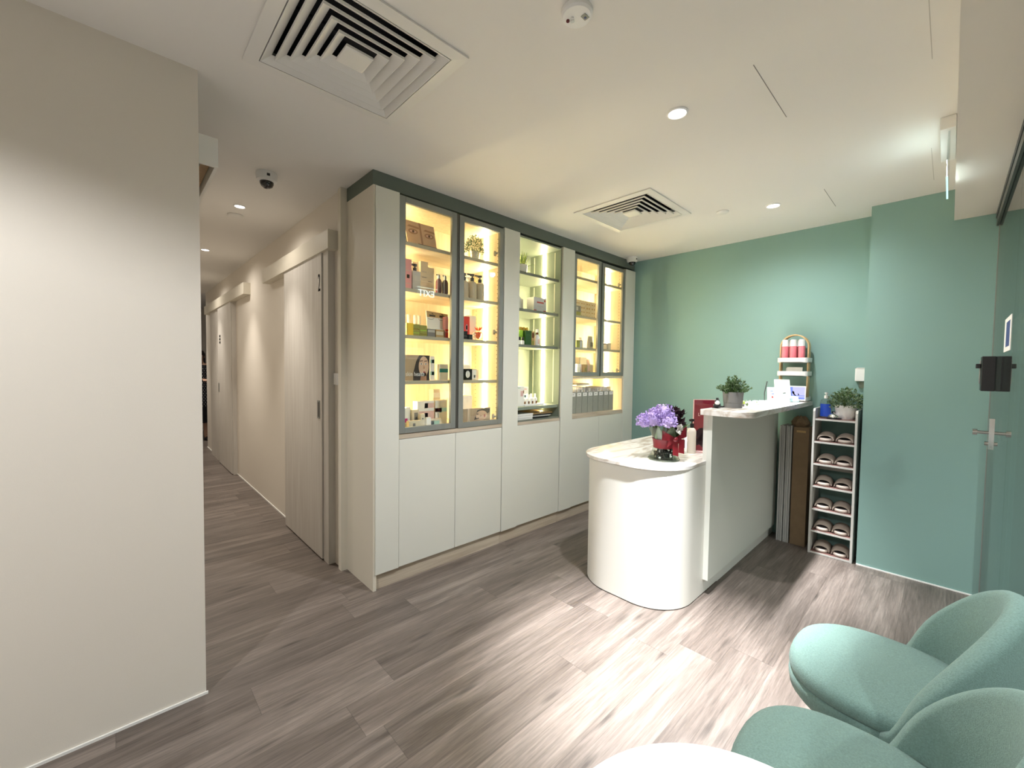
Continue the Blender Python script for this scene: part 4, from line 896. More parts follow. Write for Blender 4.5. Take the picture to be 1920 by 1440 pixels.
for i in range(18):
    a = random.uniform(0, 2 * PI); mb.tube([(vx + .01 * math.cos(a), vy + .01 * math.sin(a), vz + .06), (vx + .05 * math.cos(a), vy + .05 * math.sin(a), vz + .2)], .003, 'stem', 5)
mb.build('leaves', t)
mb = MB(); hs = [((-.055, .045, .245), .062), ((-.03, -.01, .285), .058), ((.02, .07, .262), .045), ((-.075, .09, .225), .050), ((-.05, -.045, .235), .052), ((0.0, .03, .235), .055)]
for (c, r) in hs:
    mb.ball((vx + c[0], vy + c[1], vz + c[2]), r * .72, 'lilac', n=10)
    for i in range(150):
        a = random.uniform(0, 2 * PI); el = math.asin(random.uniform(-.5, 1)); dd = Vector((math.cos(a) * math.cos(el), math.sin(a) * math.cos(el), math.sin(el)))
        p = Vector((vx + c[0], vy + c[1], vz + c[2])) + dd * r * .85
        mb.leaf(p, dd + Vector((random.uniform(-1.2, 1.2), random.uniform(-1.2, 1.2), random.uniform(-1.2, 1.2))), .013, 'lilac', .016)
mb.build('lilac_blooms', t, smooth=60)
mb = MB()
for (c, r) in (((.06, -.02, .285), .038), ((.085, -.06, .265), .036), ((.05, -.075, .225), .036), ((.10, -.01, .25), .032), ((.045, -.045, .195), .034), ((.02, -.03, .30), .026)):
    P0 = Vector((vx + c[0], vy + c[1], vz + c[2])); mb.ball(P0, r * .45, 'burgundy', n=8)
    for i in range(14):
        a = random.uniform(0, 2 * PI); el = random.uniform(-.3, 1.3); dd = Vector((math.cos(a) * math.cos(el), math.sin(a) * math.cos(el), math.sin(el)))
        mb.leaf(P0, dd, r * .9, 'burgundy', r * 1.25)
mb.build('burgundy_blooms', t)
mb = MB()
for i in range(16):
    a = i * 2 * PI / 16 + .2; mb.leaf((vx - .015, vy - .085, vz + .195), (math.cos(a) * .7, -.5, math.sin(a) * .7), .024, 'ivory', .040)
mb.leaf((vx + .04, vy - .09, vz + .19), (.7, -.4, .5), .03, 'leaf2', .07); mb.leaf((vx + .05, vy - .07, vz + .20), (.9, -.5, .1), .03, 'leaf', .07)
mb.build('ivory_bloom', t)
mb = MB(); mb.lathe([(.0625, .072), (.0615, .088), (.0655, .115), (.0695, .128)], (vx, vy, vz), 'ribbon', 36, cap=False)
bx, by, bz = vx - .020, vy - .072, vz + .135
for (ax, az, l, wd) in ((.9, .55, .085, .06), (-.9, .25, .075, .06), (.95, -.45, .07, .05), (-.35, -.2, .05, .05)):
    d_ = Vector((ax * .72, -ax * .68, az)).normalized(); up = Vector((0, 0, 1)); base = Vector((bx, by, bz))
    side = Vector((-.69, -.72, 0)); w_ = Vector((0, 0, 1)).cross(side).normalized() * 0 + Vector((0, 0, 1)) * wd * .5
    ring = []
    for j in range(9):
        tt = j / 8; ang = PI * tt; off = d_ * l * math.sin(ang) + side * .018 * math.cos(ang); ww = wd * (.25 + .75 * math.sin(ang)) * .5
        ring.append([tuple(base + off + Vector((0, 0, ww))), tuple(base + off - Vector((0, 0, ww)))])
    mb.rings(ring, 'ribbon', cap=False, closed=False)
mb.ball((bx - .01, by - .012, bz), .016, 'ribbon', n=10)
for (dx, l) in ((-.012, .10), (.022, .085)):
    mb.prism([(0, 0), (.030, 0), (.034, -l), (.0, -l * .92)], 0, .002, 'ribbon', 'y')
    vs = list(mb.bm.verts)[-8:]
    for v in vs: v.co = Vector((bx + dx * .72 - .01 + v.co.x * .72 + v.co.y, by - dx * .68 - .010 - v.co.x * .68 + v.co.y, bz + v.co.z))
mb.build('ribbon', t, smooth=60)
# bottles and red frame beside the vase
pump_bottle(2.715, 1.145, .815, .027, .165, 'cream_bottle', 'black', 'tall cream pump bottle with black pump beside the red frame', hp=.06)
pump_bottle(2.685, 1.205, .815, .024, .12, 'cream_bottle', 'white', 'shorter cream bottle partly hidden behind the flower vase', hp=.03)
t = thing('photo_frame', (2.80, 1.10, .815), 'wine red photo in a clear upright stand, half behind the raised panel', 'photo frame')
mb = MB(); mb.box(-.070, .070, -.004, .004, .01, .345, 'red_acrylic'); mb.box(-.073, -.070, -.006, .006, 0, .348, 'pink_edge'); mb.box(-.073, .073, -.006, .006, .345, .348, 'pink_edge'); mb.box(-.073, .073, -.030, .030, 0, .004, 'pink_edge')
mb.xform(Matrix.Rotation(-math.radians(47), 4, 'Z')); f_ = mb.build('stand', t, local=True)
mb = MB()
for (cx, cz, r) in ((-.02, .12, .035), (.02, .16, .03), (.0, .08, .04), (-.045, .07, .02)):
    mb.prism([(p[0], p[1]) for p in ell(cx, cz, r, r * 1.2, 12)], -.0048, -.004, 'burgundy', 'y')
text_into(mb, 'L', .03, (-.045, -.0045, .24), 'y-', 'pink_edge', .0004)
mb.xform(Matrix.Rotation(-math.radians(47), 4, 'Z')); mb.build('printed_roses', t, local=True)

# ------------------------------------------------------------------ things on the raised counter (z=1.125)
ZC = 1.125
def fol_c(mb):
    c = (2.785, .925, ZC + .095)
    for i in range(80):
        a = random.uniform(0, 2 * PI); e = random.uniform(.02, 1.45); d = Vector((math.cos(a) * math.cos(e), math.sin(a) * math.cos(e), math.sin(e))); L_ = random.uniform(.055, .105)
        pts = [Vector(c) - Vector((0, 0, .01)) + Vector((d.x, d.y, 0)) * .03, Vector(c) + d * L_ * .6, Vector(c) + d * L_]
        mb.tube(pts, [.0016, .0013, .0007], 'stem', 4)
        for q in range(20):
            s_ = random.uniform(.25, 1.0); p = pts[0].lerp(pts[2], s_); mb.leaf(p, d + Vector((random.uniform(-.9, .9), random.uniform(-.9, .9), random.uniform(-.4, .9))), .008, random.choice(['leaf', 'leaf', 'leaf2']), .014)
potted('potted_plant', (2.785, .925, ZC), [(.052, 0), (.053, .03), (.0545, .031), (.059, .097)], 'pot_grey', 'spiky green plant in a grey pot on the raised counter', fol_c)
t = thing('figurine', (2.655, .975, ZC), 'tiny black and white ball shaped animal figurine on the counter end', 'figurine')
MB().ball((2.655, .975, ZC + .015), .017, 'black', (1.1, 1.1, .85), 14).box(2.636, 2.676, .957, .993, ZC, ZC + .003, 'black').build('body', t, smooth=60)
MB().ball((2.650, .968, ZC + .033), .0145, 'white', n=14).build('head', t, smooth=60)
MB().ball((2.657, .978, ZC + .046), .005, 'black', n=8).ball((2.642, .976, ZC + .044), .005, 'black', n=8).build('ears', t, smooth=60)
t = thing('card_machine', (2.80, 1.0, ZC), 'small black phone stand peeping out left of the grey pot', 'phone stand'); t.location = (2.742, .985, ZC); ORG[t.name] = Vector(t.location)
MB().box(2.728, 2.762, .962, 1.006, ZC, ZC + .008, 'black').prism([(.985, ZC + .008), (.998, ZC + .008), (1.008, ZC + .058), (1.000, ZC + .058)], 2.732, 2.758, 'black', 'x').build('stand_body', t, .002)
t = thing('moss_ball', (2.925, .915, ZC), 'small yellow green moss ball in a grey cup right of the grey pot', 'ornament')
MB().lathe([(.012, 0), (.016, .016)], (2.925, .915, ZC), 'pot_grey', 16).build('cup', t, smooth=40); MB().ball((2.925, .915, ZC + .022), .017, 'leaf3', n=12).build('ball', t, smooth=60)
t = thing('flower_ornament', (3.00, .885, ZC), 'small cluster of white flower ornaments on the counter beside the moss ball', 'ornament')
mb = MB()
for i in range(70):
    a = random.uniform(0, 2 * PI); px_, py_ = random.uniform(-.05, .06), random.uniform(-.025, .03)
    mb.leaf((3.00 + px_, .885 + py_, ZC + random.uniform(.002, .03)), (math.cos(a), math.sin(a), random.uniform(.1, 1.1)), .011, random.choice(['white', 'white', 'ivory', 'leaf2']), .02)
mb.build('petals', t)
t = thing('earphone_cable', (3.2, .93, ZC), 'loose white cable heap along the back of the counter', 'cable')
mb = MB(); pts = [(3.02 + .022 * i, .945 + .028 * math.sin(i * 1.3), ZC + .006 + .006 * abs(math.sin(i * .9))) for i in range(22)]; mb.tube(pts, .0045, 'white', 6); mb.build('cord', t, smooth=60)
t = thing('payment_sign', (3.52, .880, ZC), 'white card with small blue and red logos standing on the counter', 'sign')
mb = MB(); mb.box(-.052, .052, -.002, .002, 0, .112, 'paper')
for (cx, cz, w_, h_, mm) in ((-.022, .085, .022, .006, 'blue'), (-.018, .074, .018, .006, 'paleblue'), (-.014, .064, .018, .005, 'blue'), (.024, .074, .010, .004, 'print_light')): mb.box(cx - w_ / 2, cx + w_ / 2, -.003, -.002, cz - h_ / 2, cz + h_ / 2, mm)
mb.prism(ell(-.018, .040, .008, .008, 12), -.003, -.002, 'red', 'y'); mb.prism(ell(-.007, .040, .006, .006, 12), -.0034, -.003, 'pink', 'y'); mb.prism(ell(.026, .040, .008, .005, 12), -.003, -.002, 'palepink', 'y')
mb.xform(Matrix.Translation((0, 0, 0)) @ Matrix.Rotation(-math.radians(52), 4, 'Z') @ Matrix.Rotation(-.12, 4, 'X')); mb.build('card', t, local=True)
t = thing('pen_stand', (3.50, .945, ZC), 'pen on a thin stand behind the small logo card', 'pen'); MB().cyl((3.50, .945, ZC), .018, .006, 'grey_box', 16).build('base', t, smooth=40)
MB().tube([(3.50, .945, ZC + .006), (3.497, .945, ZC + .07), (3.505, .932, ZC + .155)], [.002, .003, .0035], 'black', 8).build('pen', t, smooth=60)
t = thing('brochure_holder', (3.66, .865, ZC), 'clear holder full of white brochures on the counter', 'brochure holder')
mb = MB(); mb.prism([(-.02, 0), (.0, 0), (.035, .165), (.027, .168)], -.052, .052, 'paper', 'x'); mb.prism([(-.024, 0), (-.0205, 0), (.018, .150), (.016, .152)], -.05, .038, 'white', 'x'); mb.box(-.008, .016, -.0095, -.0075, .068, .073, 'print_light')
mb.xform(Matrix.Rotation(-math.radians(55), 4, 'Z')); mb.build('brochures', t, local=True)
mb = MB(); mb.prism([(-.034, 0), (-.030, 0), (-.010, .075), (-.013, .075)], -.055, .055, 'clear', 'x'); mb.box(-.055, .055, -.034, .03, 0, .002, 'clear'); mb.xform(Matrix.Rotation(-math.radians(55), 4, 'Z')); mb.build('holder', t, local=True)
t = thing('card_holder', (3.70, .815, ZC), 'clear business card holder with pale blue cards in front of the brochures', 'card holder')
mb = MB(); mb.prism([(-.018, .004), (.012, .004), (.020, .042), (.010, .044)], -.042, .042, 'paleblue', 'x'); mb.xform(Matrix.Rotation(-math.radians(62), 4, 'Z')); mb.build('cards', t, local=True)
mb = MB(); mb.box(-.048, .048, -.028, .026, 0, .004, 'clear'); mb.prism([(-.028, .004), (-.024, .004), (-.020, .03), (-.022, .03)], -.046, .046, 'clear', 'x'); mb.xform(Matrix.Rotation(-math.radians(62), 4, 'Z')); mb.build('holder', t, local=True)

# arched two tier stand with base tray
t = thing('tiered_stand', (3.90, .850, ZC), 'arched bamboo stand with white trays at the wall end of the counter', 'shelf stand')
mb = MB(); n = 22; cy = .850; R_ = .097; zc = ZC + .425
outer, inner = [], []
for i in range(n + 1):
    a = PI * i / n; outer.append((cy + R_ * math.cos(a), zc + R_ * math.sin(a))); inner.append((cy + (R_ - .009) * math.cos(a), zc + (R_ - .009) * math.sin(a)))
poly = [(cy + R_, ZC + .002)] + outer + [(cy - R_, ZC + .002)] + [(cy - R_ + .009, ZC + .002)] + inner[::-1] + [(cy + R_ - .009, ZC + .002)]
k = mb.mi('bamboo'); Aa = [mb.bm.verts.new((3.868, p[0], p[1])) for p in poly]; Bb = [mb.bm.verts.new((3.930, p[0], p[1])) for p in poly]
for i in range(len(poly)): mb.face((Aa[i], Aa[(i + 1) % len(poly)], Bb[(i + 1) % len(poly)], Bb[i]), k)
No = n + 1
for i in range(No + 1 ):   # side strips between outer and inner lines
    a_, b_ = i, i + 1; c_, d_ = len(poly) - 1 - i, len(poly) - 2 - i
    if b_ < d_: mb.face((Aa[a_], Aa[b_], Aa[d_], Aa[c_]), k); mb.face((Bb[a_], Bb[c_], Bb[d_], Bb[b_]), k)
mb.build('arch', t, smooth=30)
def tray(z, h=.038, w=.104, x0=3.815, x1=3.985, nm='tray'):
    mb = MB(); mb.prism(rrect(x0, x1, cy - w, cy + w, (.03, .03, .03, .03), 6), z, z + .004, 'white')
    o_ = rrect(x0, x1, cy - w, cy + w, (.03,) * 4, 6); i_ = rrect(x0 + .003, x1 - .003, cy - w + .003, cy + w - .003, (.027,) * 4, 6)
    mb.rings([[(p[0], p[1], z) for p in o_], [(p[0], p[1], z + h) for p in o_], [(p[0], p[1], z + h) for p in i_], [(p[0], p[1], z + .004) for p in i_]], 'white', cap=False); mb.build(nm, t, smooth=40)
tray(ZC + .195); tray(ZC + .300); tray(ZC + .002, .032)
for (x, y, l) in ((3.845, .905, 'front left'), (3.845, .850, 'front middle'), (3.845, .795, 'front right'), (3.91, .876, 'back left'), (3.91, .818, 'back right')):
    q = thing('toner_bottle', (x, y, ZC + .304), 'pink bottle with tall white cap on the upper stand tray, %s' % l, 'bottle', 'pink bottles on the arched stand')
    MB().cyl((x, y, ZC + .3045), .023, .123, 'rose', 18).build('bottle_body', q, smooth=40)
    MB().cyl((x, y, ZC + .428), .0225, .052, 'white', 18, r2=.019).build('cap', q, smooth=40)
q = thing('leaflet_stack', (3.87, .845, ZC + .199), 'small stack of pale leaflets leaning on the lower stand tray', 'leaflets')
mb = MB()
for i in range(5): mb.prism([(.0 + i * .006, .0), (.004 + i * .006, .0), (.022 + i * .006, .066 - i * .002), (.018 + i * .006, .066 - i * .002)], -.052 - .003 * i, .052 - .003 * i, 'grey_box' if i % 2 else 'paper', 'x')
mb.xform(Matrix.Rotation(-PI / 2, 4, 'Z')); mb.build('leaflets', q, local=True)
q = thing('tablet', (3.80, .825, ZC + .006), 'tablet with a blue picture on its screen, leaning in the stand base tray', 'tablet')
mb = MB(); mb.box(-.076, .076, -.004, .004, 0, .118, 'white'); Mx = Matrix.Rotation(-math.radians(80), 4, 'Z') @ Matrix.Rotation(-.32, 4, 'X'); mb.xform(Mx); mb.build('casing', q, .002, local=True)
mb = MB(); mb.box(-.068, .068, -.0052, -.0042, .012, .108, 'screen'); mb.box(-.010, .068, -.0056, -.0052, .042, .108, 'screen_l'); mb.box(-.068, .068, -.0056, -.0052, .026, .036, 'screen_l')
mb.prism([(-.012, .078), (.0, .070), (.004, .052), (.014, .040), (.008, .036), (-.004, .048), (-.012, .062)], -.0062, -.0056, 'dark_print', 'y'); mb.prism([(.024, .062), (.034, .044), (.026, .040)], -.0062, -.0056, 'dark_print', 'y'); mb.xform(Mx); mb.build('screen', q, local=True)

# wall boxes on the green wall
q = thing('hand_dispenser', (3.975, .455, 1.29), 'white wall box on the green wall, half hidden by the pier', 'wall box'); BOX('body', 3.952, 4.0, .412, .482, 1.290, 1.385, 'white', q, .005)
BOX('lid', 3.948, 3.999, .414, .474, 1.3855, 1.390, 'white', q)
o = BOX('wall_switch', 3.992, 4.0, .418, .460, 1.240, 1.285, 'sage_board'); tag(o, 'small green grey switch plate just below the white wall box', 'light switch')

# ------------------------------------------------------------------ slipper rack and stored boards
RK = thing('slipper_rack', (3.88, .56, 0), 'tall narrow white slipper rack with seven shelves beside the green pier', 'shoe rack')
for y0 in (.430, .676): MB().prism([(3.752, .0), (3.995, 0), (3.995, 1.07), (3.985, 1.085), (3.765, 1.085), (3.752, 1.065)], y0, y0 + .014, 'rack_white', 'y').build('side_panel', RK, .0015)
RZ = (.016, .176, .341, .512, .678, .843, 1.012)
for z in RZ: MB().box(3.756, 3.99, .4445, .6755, z - .014, z - .0015, 'rack_white').box(3.760, 3.99, .4445, .6755, z - .0015, z, 'rack_brown').build('shelf', RK)
BOX('back_strip', 3.975, 3.985, .4445, .6755, .60, .66, 'rack_white', RK); 
def make_slipper():
    t = thing('slipper', (0, 0, 0), 'x', 'slipper', 'taupe slippers in the rack')
    def outline(k, n=28):
        out = []
        for i in range(n):
            a = 2 * PI * i / n; c, s_ = math.cos(a), math.sin(a)
            out.append((.112 * k * (abs(c) ** .75) * (1 if c > 0 else -1) + .113, (.050 - .008 * (c > 0) * c) * k * (abs(s_) ** .8) * (1 if s_ > 0 else -1)))
        return out
    mb = MB(); mb.rings([[(p[0], p[1], z) for p in outline(k)] for (k, z) in ((.93, 0), (1.0, .005), (1.02, .014), (.98, .022), (.90, .024))], 'slipper_sole'); mb.build('sole', t, smooth=50, local=True)
    MB().rings([[(p[0], p[1], z) for p in outline(k)] for (k, z) in ((.90, .0242), (.86, .0262))], 'slipper_in').build('insole', t, local=True)
    mb = MB(); rg = []
    for (x, hh, ww) in ((.018, .046, .049), (.024, .052, .051), (.060, .062, .053), (.105, .067, .052), (.125, .064, .051)):
        ring = []
        for i in range(13):
            a = PI * i / 12; ring.append((x + (.012 * math.sin(a) if x < .03 else 0), -ww * math.cos(a), .010 + (hh - .010) * math.sin(a) ** .8))
        for i in range(12, -1, -1):
            a = PI * i / 12; ring.append((x + (.012 * math.sin(a) if x < .03 else 0), -(ww - .005) * math.cos(a), .010 + (hh - .016) * math.sin(a) ** .8))
        rg.append(ring)
    mb.rings(rg, 'slipper'); mb.build('strap', t, smooth=60, local=True)
    return t
SL = make_slipper()
def copy_thing(o, loc, rz, label):
    c = o.copy(); COL.objects.link(c); c.location = loc; c.rotation_euler = (0, 0, rz); c['label'] = label
    for ch in list(o.children):
        d_ = ch.copy(); COL.objects.link(d_); d_.parent = c
    return c
rows = ['bottom', 'second lowest', 'third lowest', 'third highest', 'second highest', 'topmost']
first = True; base_children = None
for i in range(6):
    for j, y in enumerate((.613, .505)):
        lab = 'taupe slipper on the %s shelf of the rack, %s one of the pair' % (rows[i], ['left', 'right'][j])
        loc = (3.762 + random.uniform(0, .006), y + random.uniform(-.002, .002), RZ[i]); rz = random.uniform(-.05, .05) + (.0 if j else .02)
        if first: SL.location = loc; SL.rotation_euler.z = rz; SL['label'] = lab; first = False
        else: copy_thing(SL, loc, rz, lab)
ZR = RZ[-1]
t = thing('sanitizer_bottle', (3.86, .635, ZR), 'clear sanitizer bottle with blue label and white pump on the rack', 'bottle')
MB().lathe([(.036, 0), (.038, .008), (.038, .11), (.030, .135), (.014, .145)], (3.862, .632, ZR), 'clear', 24).build('body', t, smooth=50)
mb = MB(); rr = [[(3.862 + .0385 * math.cos(a), .632 + .0385 * math.sin(a), ZR + z) for a in [PI * (.72 + .62 * i / 10) for i in range(11)]] for z in (.012, .105)]
mb.rings(rr, 'blue', cap=False, closed=False); mb.build('label', t, smooth=60)
mb = MB(); mb.cyl((3.862, .632, ZR + .145), .013, .022, 'white', 16); mb.cyl((3.862, .632, ZR + .167), .005, .015, 'white', 8); mb.cyl((3.862, .632, ZR + .180), .011, .009, 'white', 14); mb.box(3.833, 3.862, .627, .637, ZR + .183, ZR + .190, 'white'); mb.build('pump', t, smooth=40)
t = thing('service_bell', (3.812, .575, ZR), 'chrome counter bell with black base on top of the rack', 'bell')
MB().lathe([(.045, 0), (.046, .006), (.038, .010)], (3.812, .575, ZR), 'black', 28).build('base', t, smooth=40)
MB().lathe([(.040, .011), (.039, .018), (.030, .032), (.014, .041), (.001, .043)], (3.812, .575, ZR), 'chrome', 28).build('dome', t, smooth=60); MB().cyl((3.812, .575, ZR + .0425), .005, .008, 'chrome', 10).build('button', t, smooth=40)
def fol_d(mb):
    c = (3.872, .515, ZR + .10)
    for i in range(40):
        a = random.uniform(0, 2 * PI); e = random.uniform(.1, 1.3); d = Vector((math.cos(a) * math.cos(e), math.sin(a) * math.cos(e), math.sin(e)))
        mb.tube([Vector(c) - Vector((0, 0, .02)), Vector(c) + d * .09], .0012, 'stem', 4)
    foliage(mb, c, .108, .125, 900, ['leaf2', 'leaf2', 'leaf'], .011, .018)
potted('potted_plant', (3.872, .515, ZR), [(.046, 0), (.058, .03), (.068, .10)], 'pot_white', 'bushy grey green plant in a white pot on top of the rack', fol_d)
o = BOX('key_fob', 3.93, 3.955, .588, .606, ZR, ZR + .045, 'black'); tag(o, 'small black object behind the chrome bell on the rack', 'box')
# flat packed boards and a carton stored between counter and rack
for i in range(6):
    ya = .918 - .0135 * i - (.004 if i > 2 else 0)
    o = BOX('flat_board', 3.835 + .004 * (i % 2), 3.99, ya - .0115, ya, 0, .925 + (.004 if i % 2 else 0), 'grey_board')
    tag(o, 'thin grey board standing on edge under the counter, %s from the counter side' % ['first', 'second', 'third', 'fourth', 'fifth', 'sixth'][i], 'board', 'grey boards stored by the rack')
t = thing('cardboard_box', (3.91, .775, 0), 'tall narrow brown cardboard box standing between the boards and the rack', 'cardboard box')
BOX('carton_body', 3.835, 3.985, .725, .826, 0, .925, 'cardboard', t, .002); MB().box(3.834, 3.835, .745, .805, .884, .90, 'kraft').build('tape', t)
t = thing('paper_bag', (3.91, .80, .926), 'crumpled brown paper lying on top of the cardboard box', 'paper bag')
mb = MB(); mb.rings([[(3.92 + .055 * k * math.cos(a * PI / 8) * (1 + .2 * math.sin(a * 2.1)), .795 + .06 * k * math.sin(a * PI / 8) * (1 + .15 * math.cos(a * 3.3)), .926 + z + .01 * math.sin(a * 1.7) * (z > 0)) for a in range(16)] for (k, z) in ((.9, 0), (1, .025), (.7, .06), (.35, .075))], 'cardboard'); mb.build('paper', t, smooth=30)

# ------------------------------------------------------------------ waiting chairs and table
def make_chair():
    t = thing('tub_chair', (0, 0, 0), 'x', 'chair', 'sage green waiting chairs')
    n = 48
    def outline(k, grow=0):
        out = []
        for i in range(n):
            a = 2 * PI * i / n; c, s_ = math.cos(a), math.sin(a); e = 2 / 2.55
            hw = .228
            x = hw * (abs(c) ** e) * (1 if c > 0 else -1); y = .2325 * (abs(s_) ** e) * (1 if s_ > 0 else -1)
            if y < 0: x *= 1 - .12 * (-y / .2325) ** 2
            out.append((x * k, .100 + y * k))
        return out
    def seat(lst, nm):
        MB().rings([[(p[0], p[1], z) for p in outline(k)] for (k, z) in lst], 'fabric').build(nm, t, smooth=70, local=True)
    seat([(.02, .348), (.80, .350), (.93, .358), (.985, .375), (1.0, .400), (.992, .414), (.975, .418)], 'seat_base')
    seat([(.97, .4185), (.990, .423), (1.0, .435), (.99, .450), (.965, .460), (.92, .467), (.80, .474), (.5, .479), (.02, .481)], 'seat_cushion')
    # wrap-around back: profile swept along an ellipse
    def rim(s_):
        if s_ < 0: return .50 + s_ * .36
        return .50 + .287 * (s_ ** .78)
    rings = []; th0, th1 = -.20, PI + .20; N_ = 44
    for i in range(N_ + 1):
        th = th0 + (th1 - th0) * i / N_; s_ = math.sin(th); c_ = math.cos(th)
        ez = min(1, min(i, N_ - i) / 5.0); tk = .052 * (.35 + .65 * math.sin(ez * PI / 2)); zt = rim(s_) - .03 * (1 - ez) ** 2; zb = .365
        nx, ny = c_ / .235, -s_ / .20; L_ = math.hypot(nx, ny); nx /= L_; ny /= L_
        px_, py_ = .235 * c_, .050 - .20 * s_
        ring = []
        def pt(off, z): ring.append((px_ + nx * off, py_ + ny * off, z))
        ho, hi = tk * .35, -tk * .65; mid = (ho + hi) / 2; hr = tk / 2; zt2 = max(zt, zb + .06)
        lean = 0.0
        pt(ho - .012, zb); pt(ho - .002, zb + .015)
        for q in range(1, 4): pt(ho, zb + .015 + (zt2 - hr - zb - .015) * q / 3)
        for q in range(1, 6):
            a = PI * q / 6; pt(mid + hr * math.cos(a), zt2 - hr + hr * math.sin(a))
        for q in range(3, 0, -1): pt(hi, zb + .015 + (zt2 - hr - zb - .015) * q / 3)
        pt(hi + .002, zb + .015); pt(hi + .012, zb)
        rings.append(ring)
    MB().rings(rings, 'fabric').build('backrest', t, smooth=70, local=True)
    for (sx, sy) in ((-1, 1), (1, 1), (-1, -1), (1, -1)):
        a = (sx * .13, .10 + sy * .12, .350); b = (sx * .185, .09 + sy * .19 if sy > 0 else -.09, 0.0)
        MB().tube([a, b], [.016, .009], 'leg_wood', 12).build('leg', t, smooth=50, local=True)
    return t
CH = make_chair()
CH.location = (1.645, 0, 0); CH['label'] = 'sage green fabric tub chair nearest the glass door, further right of the two'
copy_thing(CH, (1.115, 0, 0), 0, 'sage green fabric tub chair at the bottom right corner, behind the white table')
t = thing('coffee_table', (.502, .114, 0), 'round glossy white table top at the bottom edge of the photo', 'table')
MB().lathe([(.236, .693), (.254, .696), (.260, .705), (.260, .713), (.255, .719), (.236, .720)], (.502, .114, 0), 'table_white', 72).build('table_top', t, smooth=40)
MB().lathe([(.022, .018), (.020, .10), (.020, .62), (.035, .675), (.07, .693)], (.502, .114, 0), 'white', 28).build('pedestal', t, smooth=50)
MB().lathe([(.17, 0), (.17, .006), (.15, .012), (.03, .018)], (.502, .114, 0), 'white', 40).build('foot', t, smooth=40)

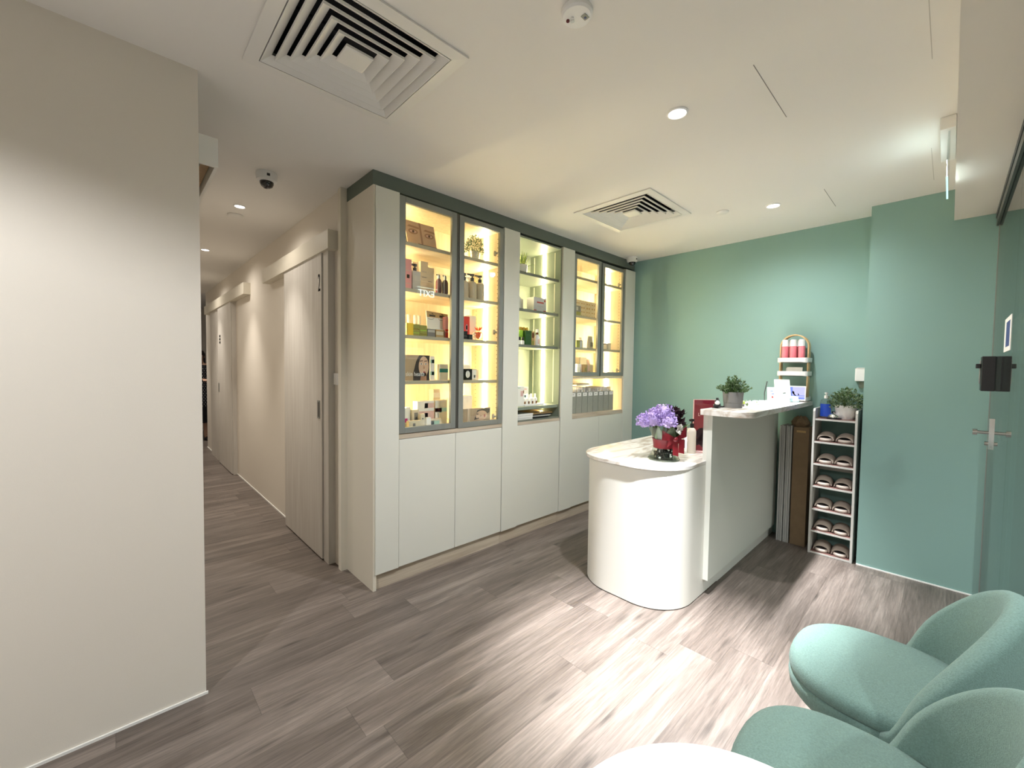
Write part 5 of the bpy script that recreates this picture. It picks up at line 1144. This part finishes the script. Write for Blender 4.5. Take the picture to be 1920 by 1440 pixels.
# ------------------------------------------------------------------ person at the end of the corridor
def person(px_, py_):
    t = thing('person', (px_, py_, 0), 'person in black dress with white dots at the corridor end', 'person')
    J = {'pelvis': (0, 0, .90), 'waist': (0, 0, 1.04), 'chest': (0, 0, 1.22), 'neckb': (0, .0, 1.34), 'neck': (0, -.01, 1.40), 'head': (0, -.02, 1.47), 'crown': (0, -.015, 1.555),
         'sl': (-.15, 0, 1.31), 'el': (-.19, -.02, 1.06), 'wl': (-.12, -.19, 1.02), 'hl': (-.09, -.25, 1.04), 'sr': (.15, 0, 1.31), 'er': (.19, -.02, 1.06), 'wr': (.10, -.19, 1.05), 'hr': (.05, -.24, 1.08),
         'hipl': (-.085, 0, .86), 'kl': (-.09, -.01, .47), 'al': (-.09, .01, .08), 'tl': (-.10, -.13, .03), 'hipr': (.085, 0, .86), 'kr': (.09, -.01, .47), 'ar': (.09, .01, .08), 'tr': (.10, -.13, .03)}
    E_ = [('pelvis', 'waist'), ('waist', 'chest'), ('chest', 'neckb'), ('neckb', 'neck'), ('neck', 'head'), ('head', 'crown'), ('neckb', 'sl'), ('sl', 'el'), ('el', 'wl'), ('wl', 'hl'), ('neckb', 'sr'), ('sr', 'er'), ('er', 'wr'), ('wr', 'hr'), ('pelvis', 'hipl'), ('hipl', 'kl'), ('kl', 'al'), ('al', 'tl'), ('pelvis', 'hipr'), ('hipr', 'kr'), ('kr', 'ar'), ('ar', 'tr')]
    rad = {'pelvis': (.15, .11), 'waist': (.115, .09), 'chest': (.14, .10), 'neckb': (.075, .06), 'neck': (.048, .048), 'head': (.072, .085), 'crown': (.055, .065), 'sl': .05, 'sr': .05, 'el': .036, 'er': .036, 'wl': .024, 'wr': .024, 'hl': .026, 'hr': .026, 'hipl': .085, 'hipr': .085, 'kl': .052, 'kr': .052, 'al': .036, 'ar': .036, 'tl': .030, 'tr': .030}
    names = list(J); vs = [J[k_] for k_ in names]; es = [(names.index(a), names.index(b)) for a, b in E_]
    R_l = [rad[k_] if isinstance(rad[k_], tuple) else (rad[k_],) * 2 for k_ in names]
    for sx, hn in ((-1, 'hl'), (1, 'hr')):
        h = Vector(J[hn])
        for q, (dx, ln) in enumerate(((-.024, .055), (-.008, .068), (.008, .064), (.022, .050))):
            i0 = len(vs); vs += [tuple(h + Vector((dx * .9, -.02, .004))), tuple(h + Vector((dx, -.02 - ln * .55, -.004))), tuple(h + Vector((dx, -.02 - ln, -.022)))]; R_l += [(.010,) * 2, (.009,) * 2, (.007,) * 2]; es += [(names.index(hn), i0), (i0, i0 + 1), (i0 + 1, i0 + 2)]
        i0 = len(vs); vs += [tuple(h + Vector((-sx * .03, .01, .012))), tuple(h + Vector((-sx * .045, -.025, .018)))]; R_l += [(.011,) * 2, (.009,) * 2]; es += [(names.index(hn), i0), (i0, i0 + 1)]
    me = bpy.data.meshes.new('body'); me.from_pydata(vs, es, []); o = bpy.data.objects.new('body', me); COL.objects.link(o)
    sk = o.modifiers.new('skin', 'SKIN'); ld = me.skin_vertices[0].data
    for i, r in enumerate(R_l): ld[i].radius = r; ld[i].use_root = (i == 0)
    su = o.modifiers.new('sub', 'SUBSURF'); su.levels = 1; su.render_levels = 2
    me.materials.append(M['flesh']); o.parent = t
    # face features as part of the body's head
    mb = MB(); mb.ball((0, -.102, 1.475), .012, 'flesh', (.9, 1.2, 1.4), 10); mb.ball((-.027, -.092, 1.492), .009, 'paper', n=8); mb.ball((.027, -.092, 1.492), .009, 'paper', n=8); mb.ball((-.027, -.0985, 1.492), .005, 'hair', n=8); mb.ball((.027, -.0985, 1.492), .005, 'hair', n=8); mb.ball((0, -.094, 1.437), .014, 'lip', (1.4, .6, .5), 10); mb.ball((-.078, -.015, 1.48), .018, 'flesh', (.4, .8, 1.3), 8); mb.ball((.078, -.015, 1.48), .018, 'flesh', (.4, .8, 1.3), 8); mb.build('face', t, smooth=60, local=True)
    # long dark hair
    mb = MB(); rg = []
    for (rx, ry, cy_, z) in ((.02, .02, .0, 1.60), (.070, .075, .0, 1.585), (.092, .095, .012, 1.54), (.098, .085, .035, 1.48), (.100, .070, .055, 1.40), (.110, .060, .065, 1.30), (.095, .045, .075, 1.20), (.05, .02, .08, 1.14)):
        rg.append([(rx * math.cos(a * PI / 10), cy_ + ry * math.sin(a * PI / 10), z) for a in range(20)])
    mb.rings(rg, 'hair'); mb.build('hair', t, smooth=60, local=True)
    mb = MB(); rg = []; prof_ = ((.075, .065, 1.352), (.150, .085, 1.33), (.168, .115, 1.27), (.155, .120, 1.18), (.135, .108, 1.06), (.165, .135, .92), (.185, .150, .75), (.200, .165, .50), (.205, .170, .32), (.200, .165, .32))
    for (rx, ry, z) in prof_: rg.append([(rx * math.cos(a * PI / 12), ry * math.sin(a * PI / 12), z) for a in range(24)])
    mb.rings(rg, 'dress')
    def ringat(z):
        for i in range(len(prof_) - 1):
            a, b = prof_[i], prof_[i + 1]
            if b[2] <= z <= a[2]:
                u_ = (a[2] - z) / max(1e-6, a[2] - b[2]); return a[0] + (b[0] - a[0]) * u_, a[1] + (b[1] - a[1]) * u_
        return .18, .15
    for iz in range(22):
        z = .62 + .031 * iz
        for ia in range(26):
            a = 2 * PI * (ia + .5 * (iz % 2)) / 26; rx, ry = ringat(z); c = Vector(((rx + .0015) * math.cos(a), (ry + .0015) * math.sin(a), z)); tn = Vector((-math.sin(a), math.cos(a), 0))
            s_ = .0065; mb.face([mb.bm.verts.new(c + tn * s_ * math.cos(b) + Vector((0, 0, 1)) * s_ * math.sin(b)) for b in (0, PI / 2, PI, 1.5 * PI)], mb.mi('dot'))
    for sx in (-1, 1): mb.tube([(sx * .14, 0, 1.30), (sx * .178, -.008, 1.17), (sx * .192, -.02, 1.07)], [.062, .052, .046], 'dress', 12)
    mb.build('dress', t, smooth=60, local=True)
    for sx, nm in ((-1, 'shoe'), (1, 'shoe')): MB().rings([[(sx * .097 + .043 * k_ * math.cos(a * PI / 8), -.055 + .115 * k_ * math.sin(a * PI / 8), z) for a in range(16)] for (k_, z) in ((.95, 0), (1, .02), (.9, .045), (.5, .07))], 'black').build(nm, t, smooth=60, local=True)
    return t
pp = person(1.075, 9.15)
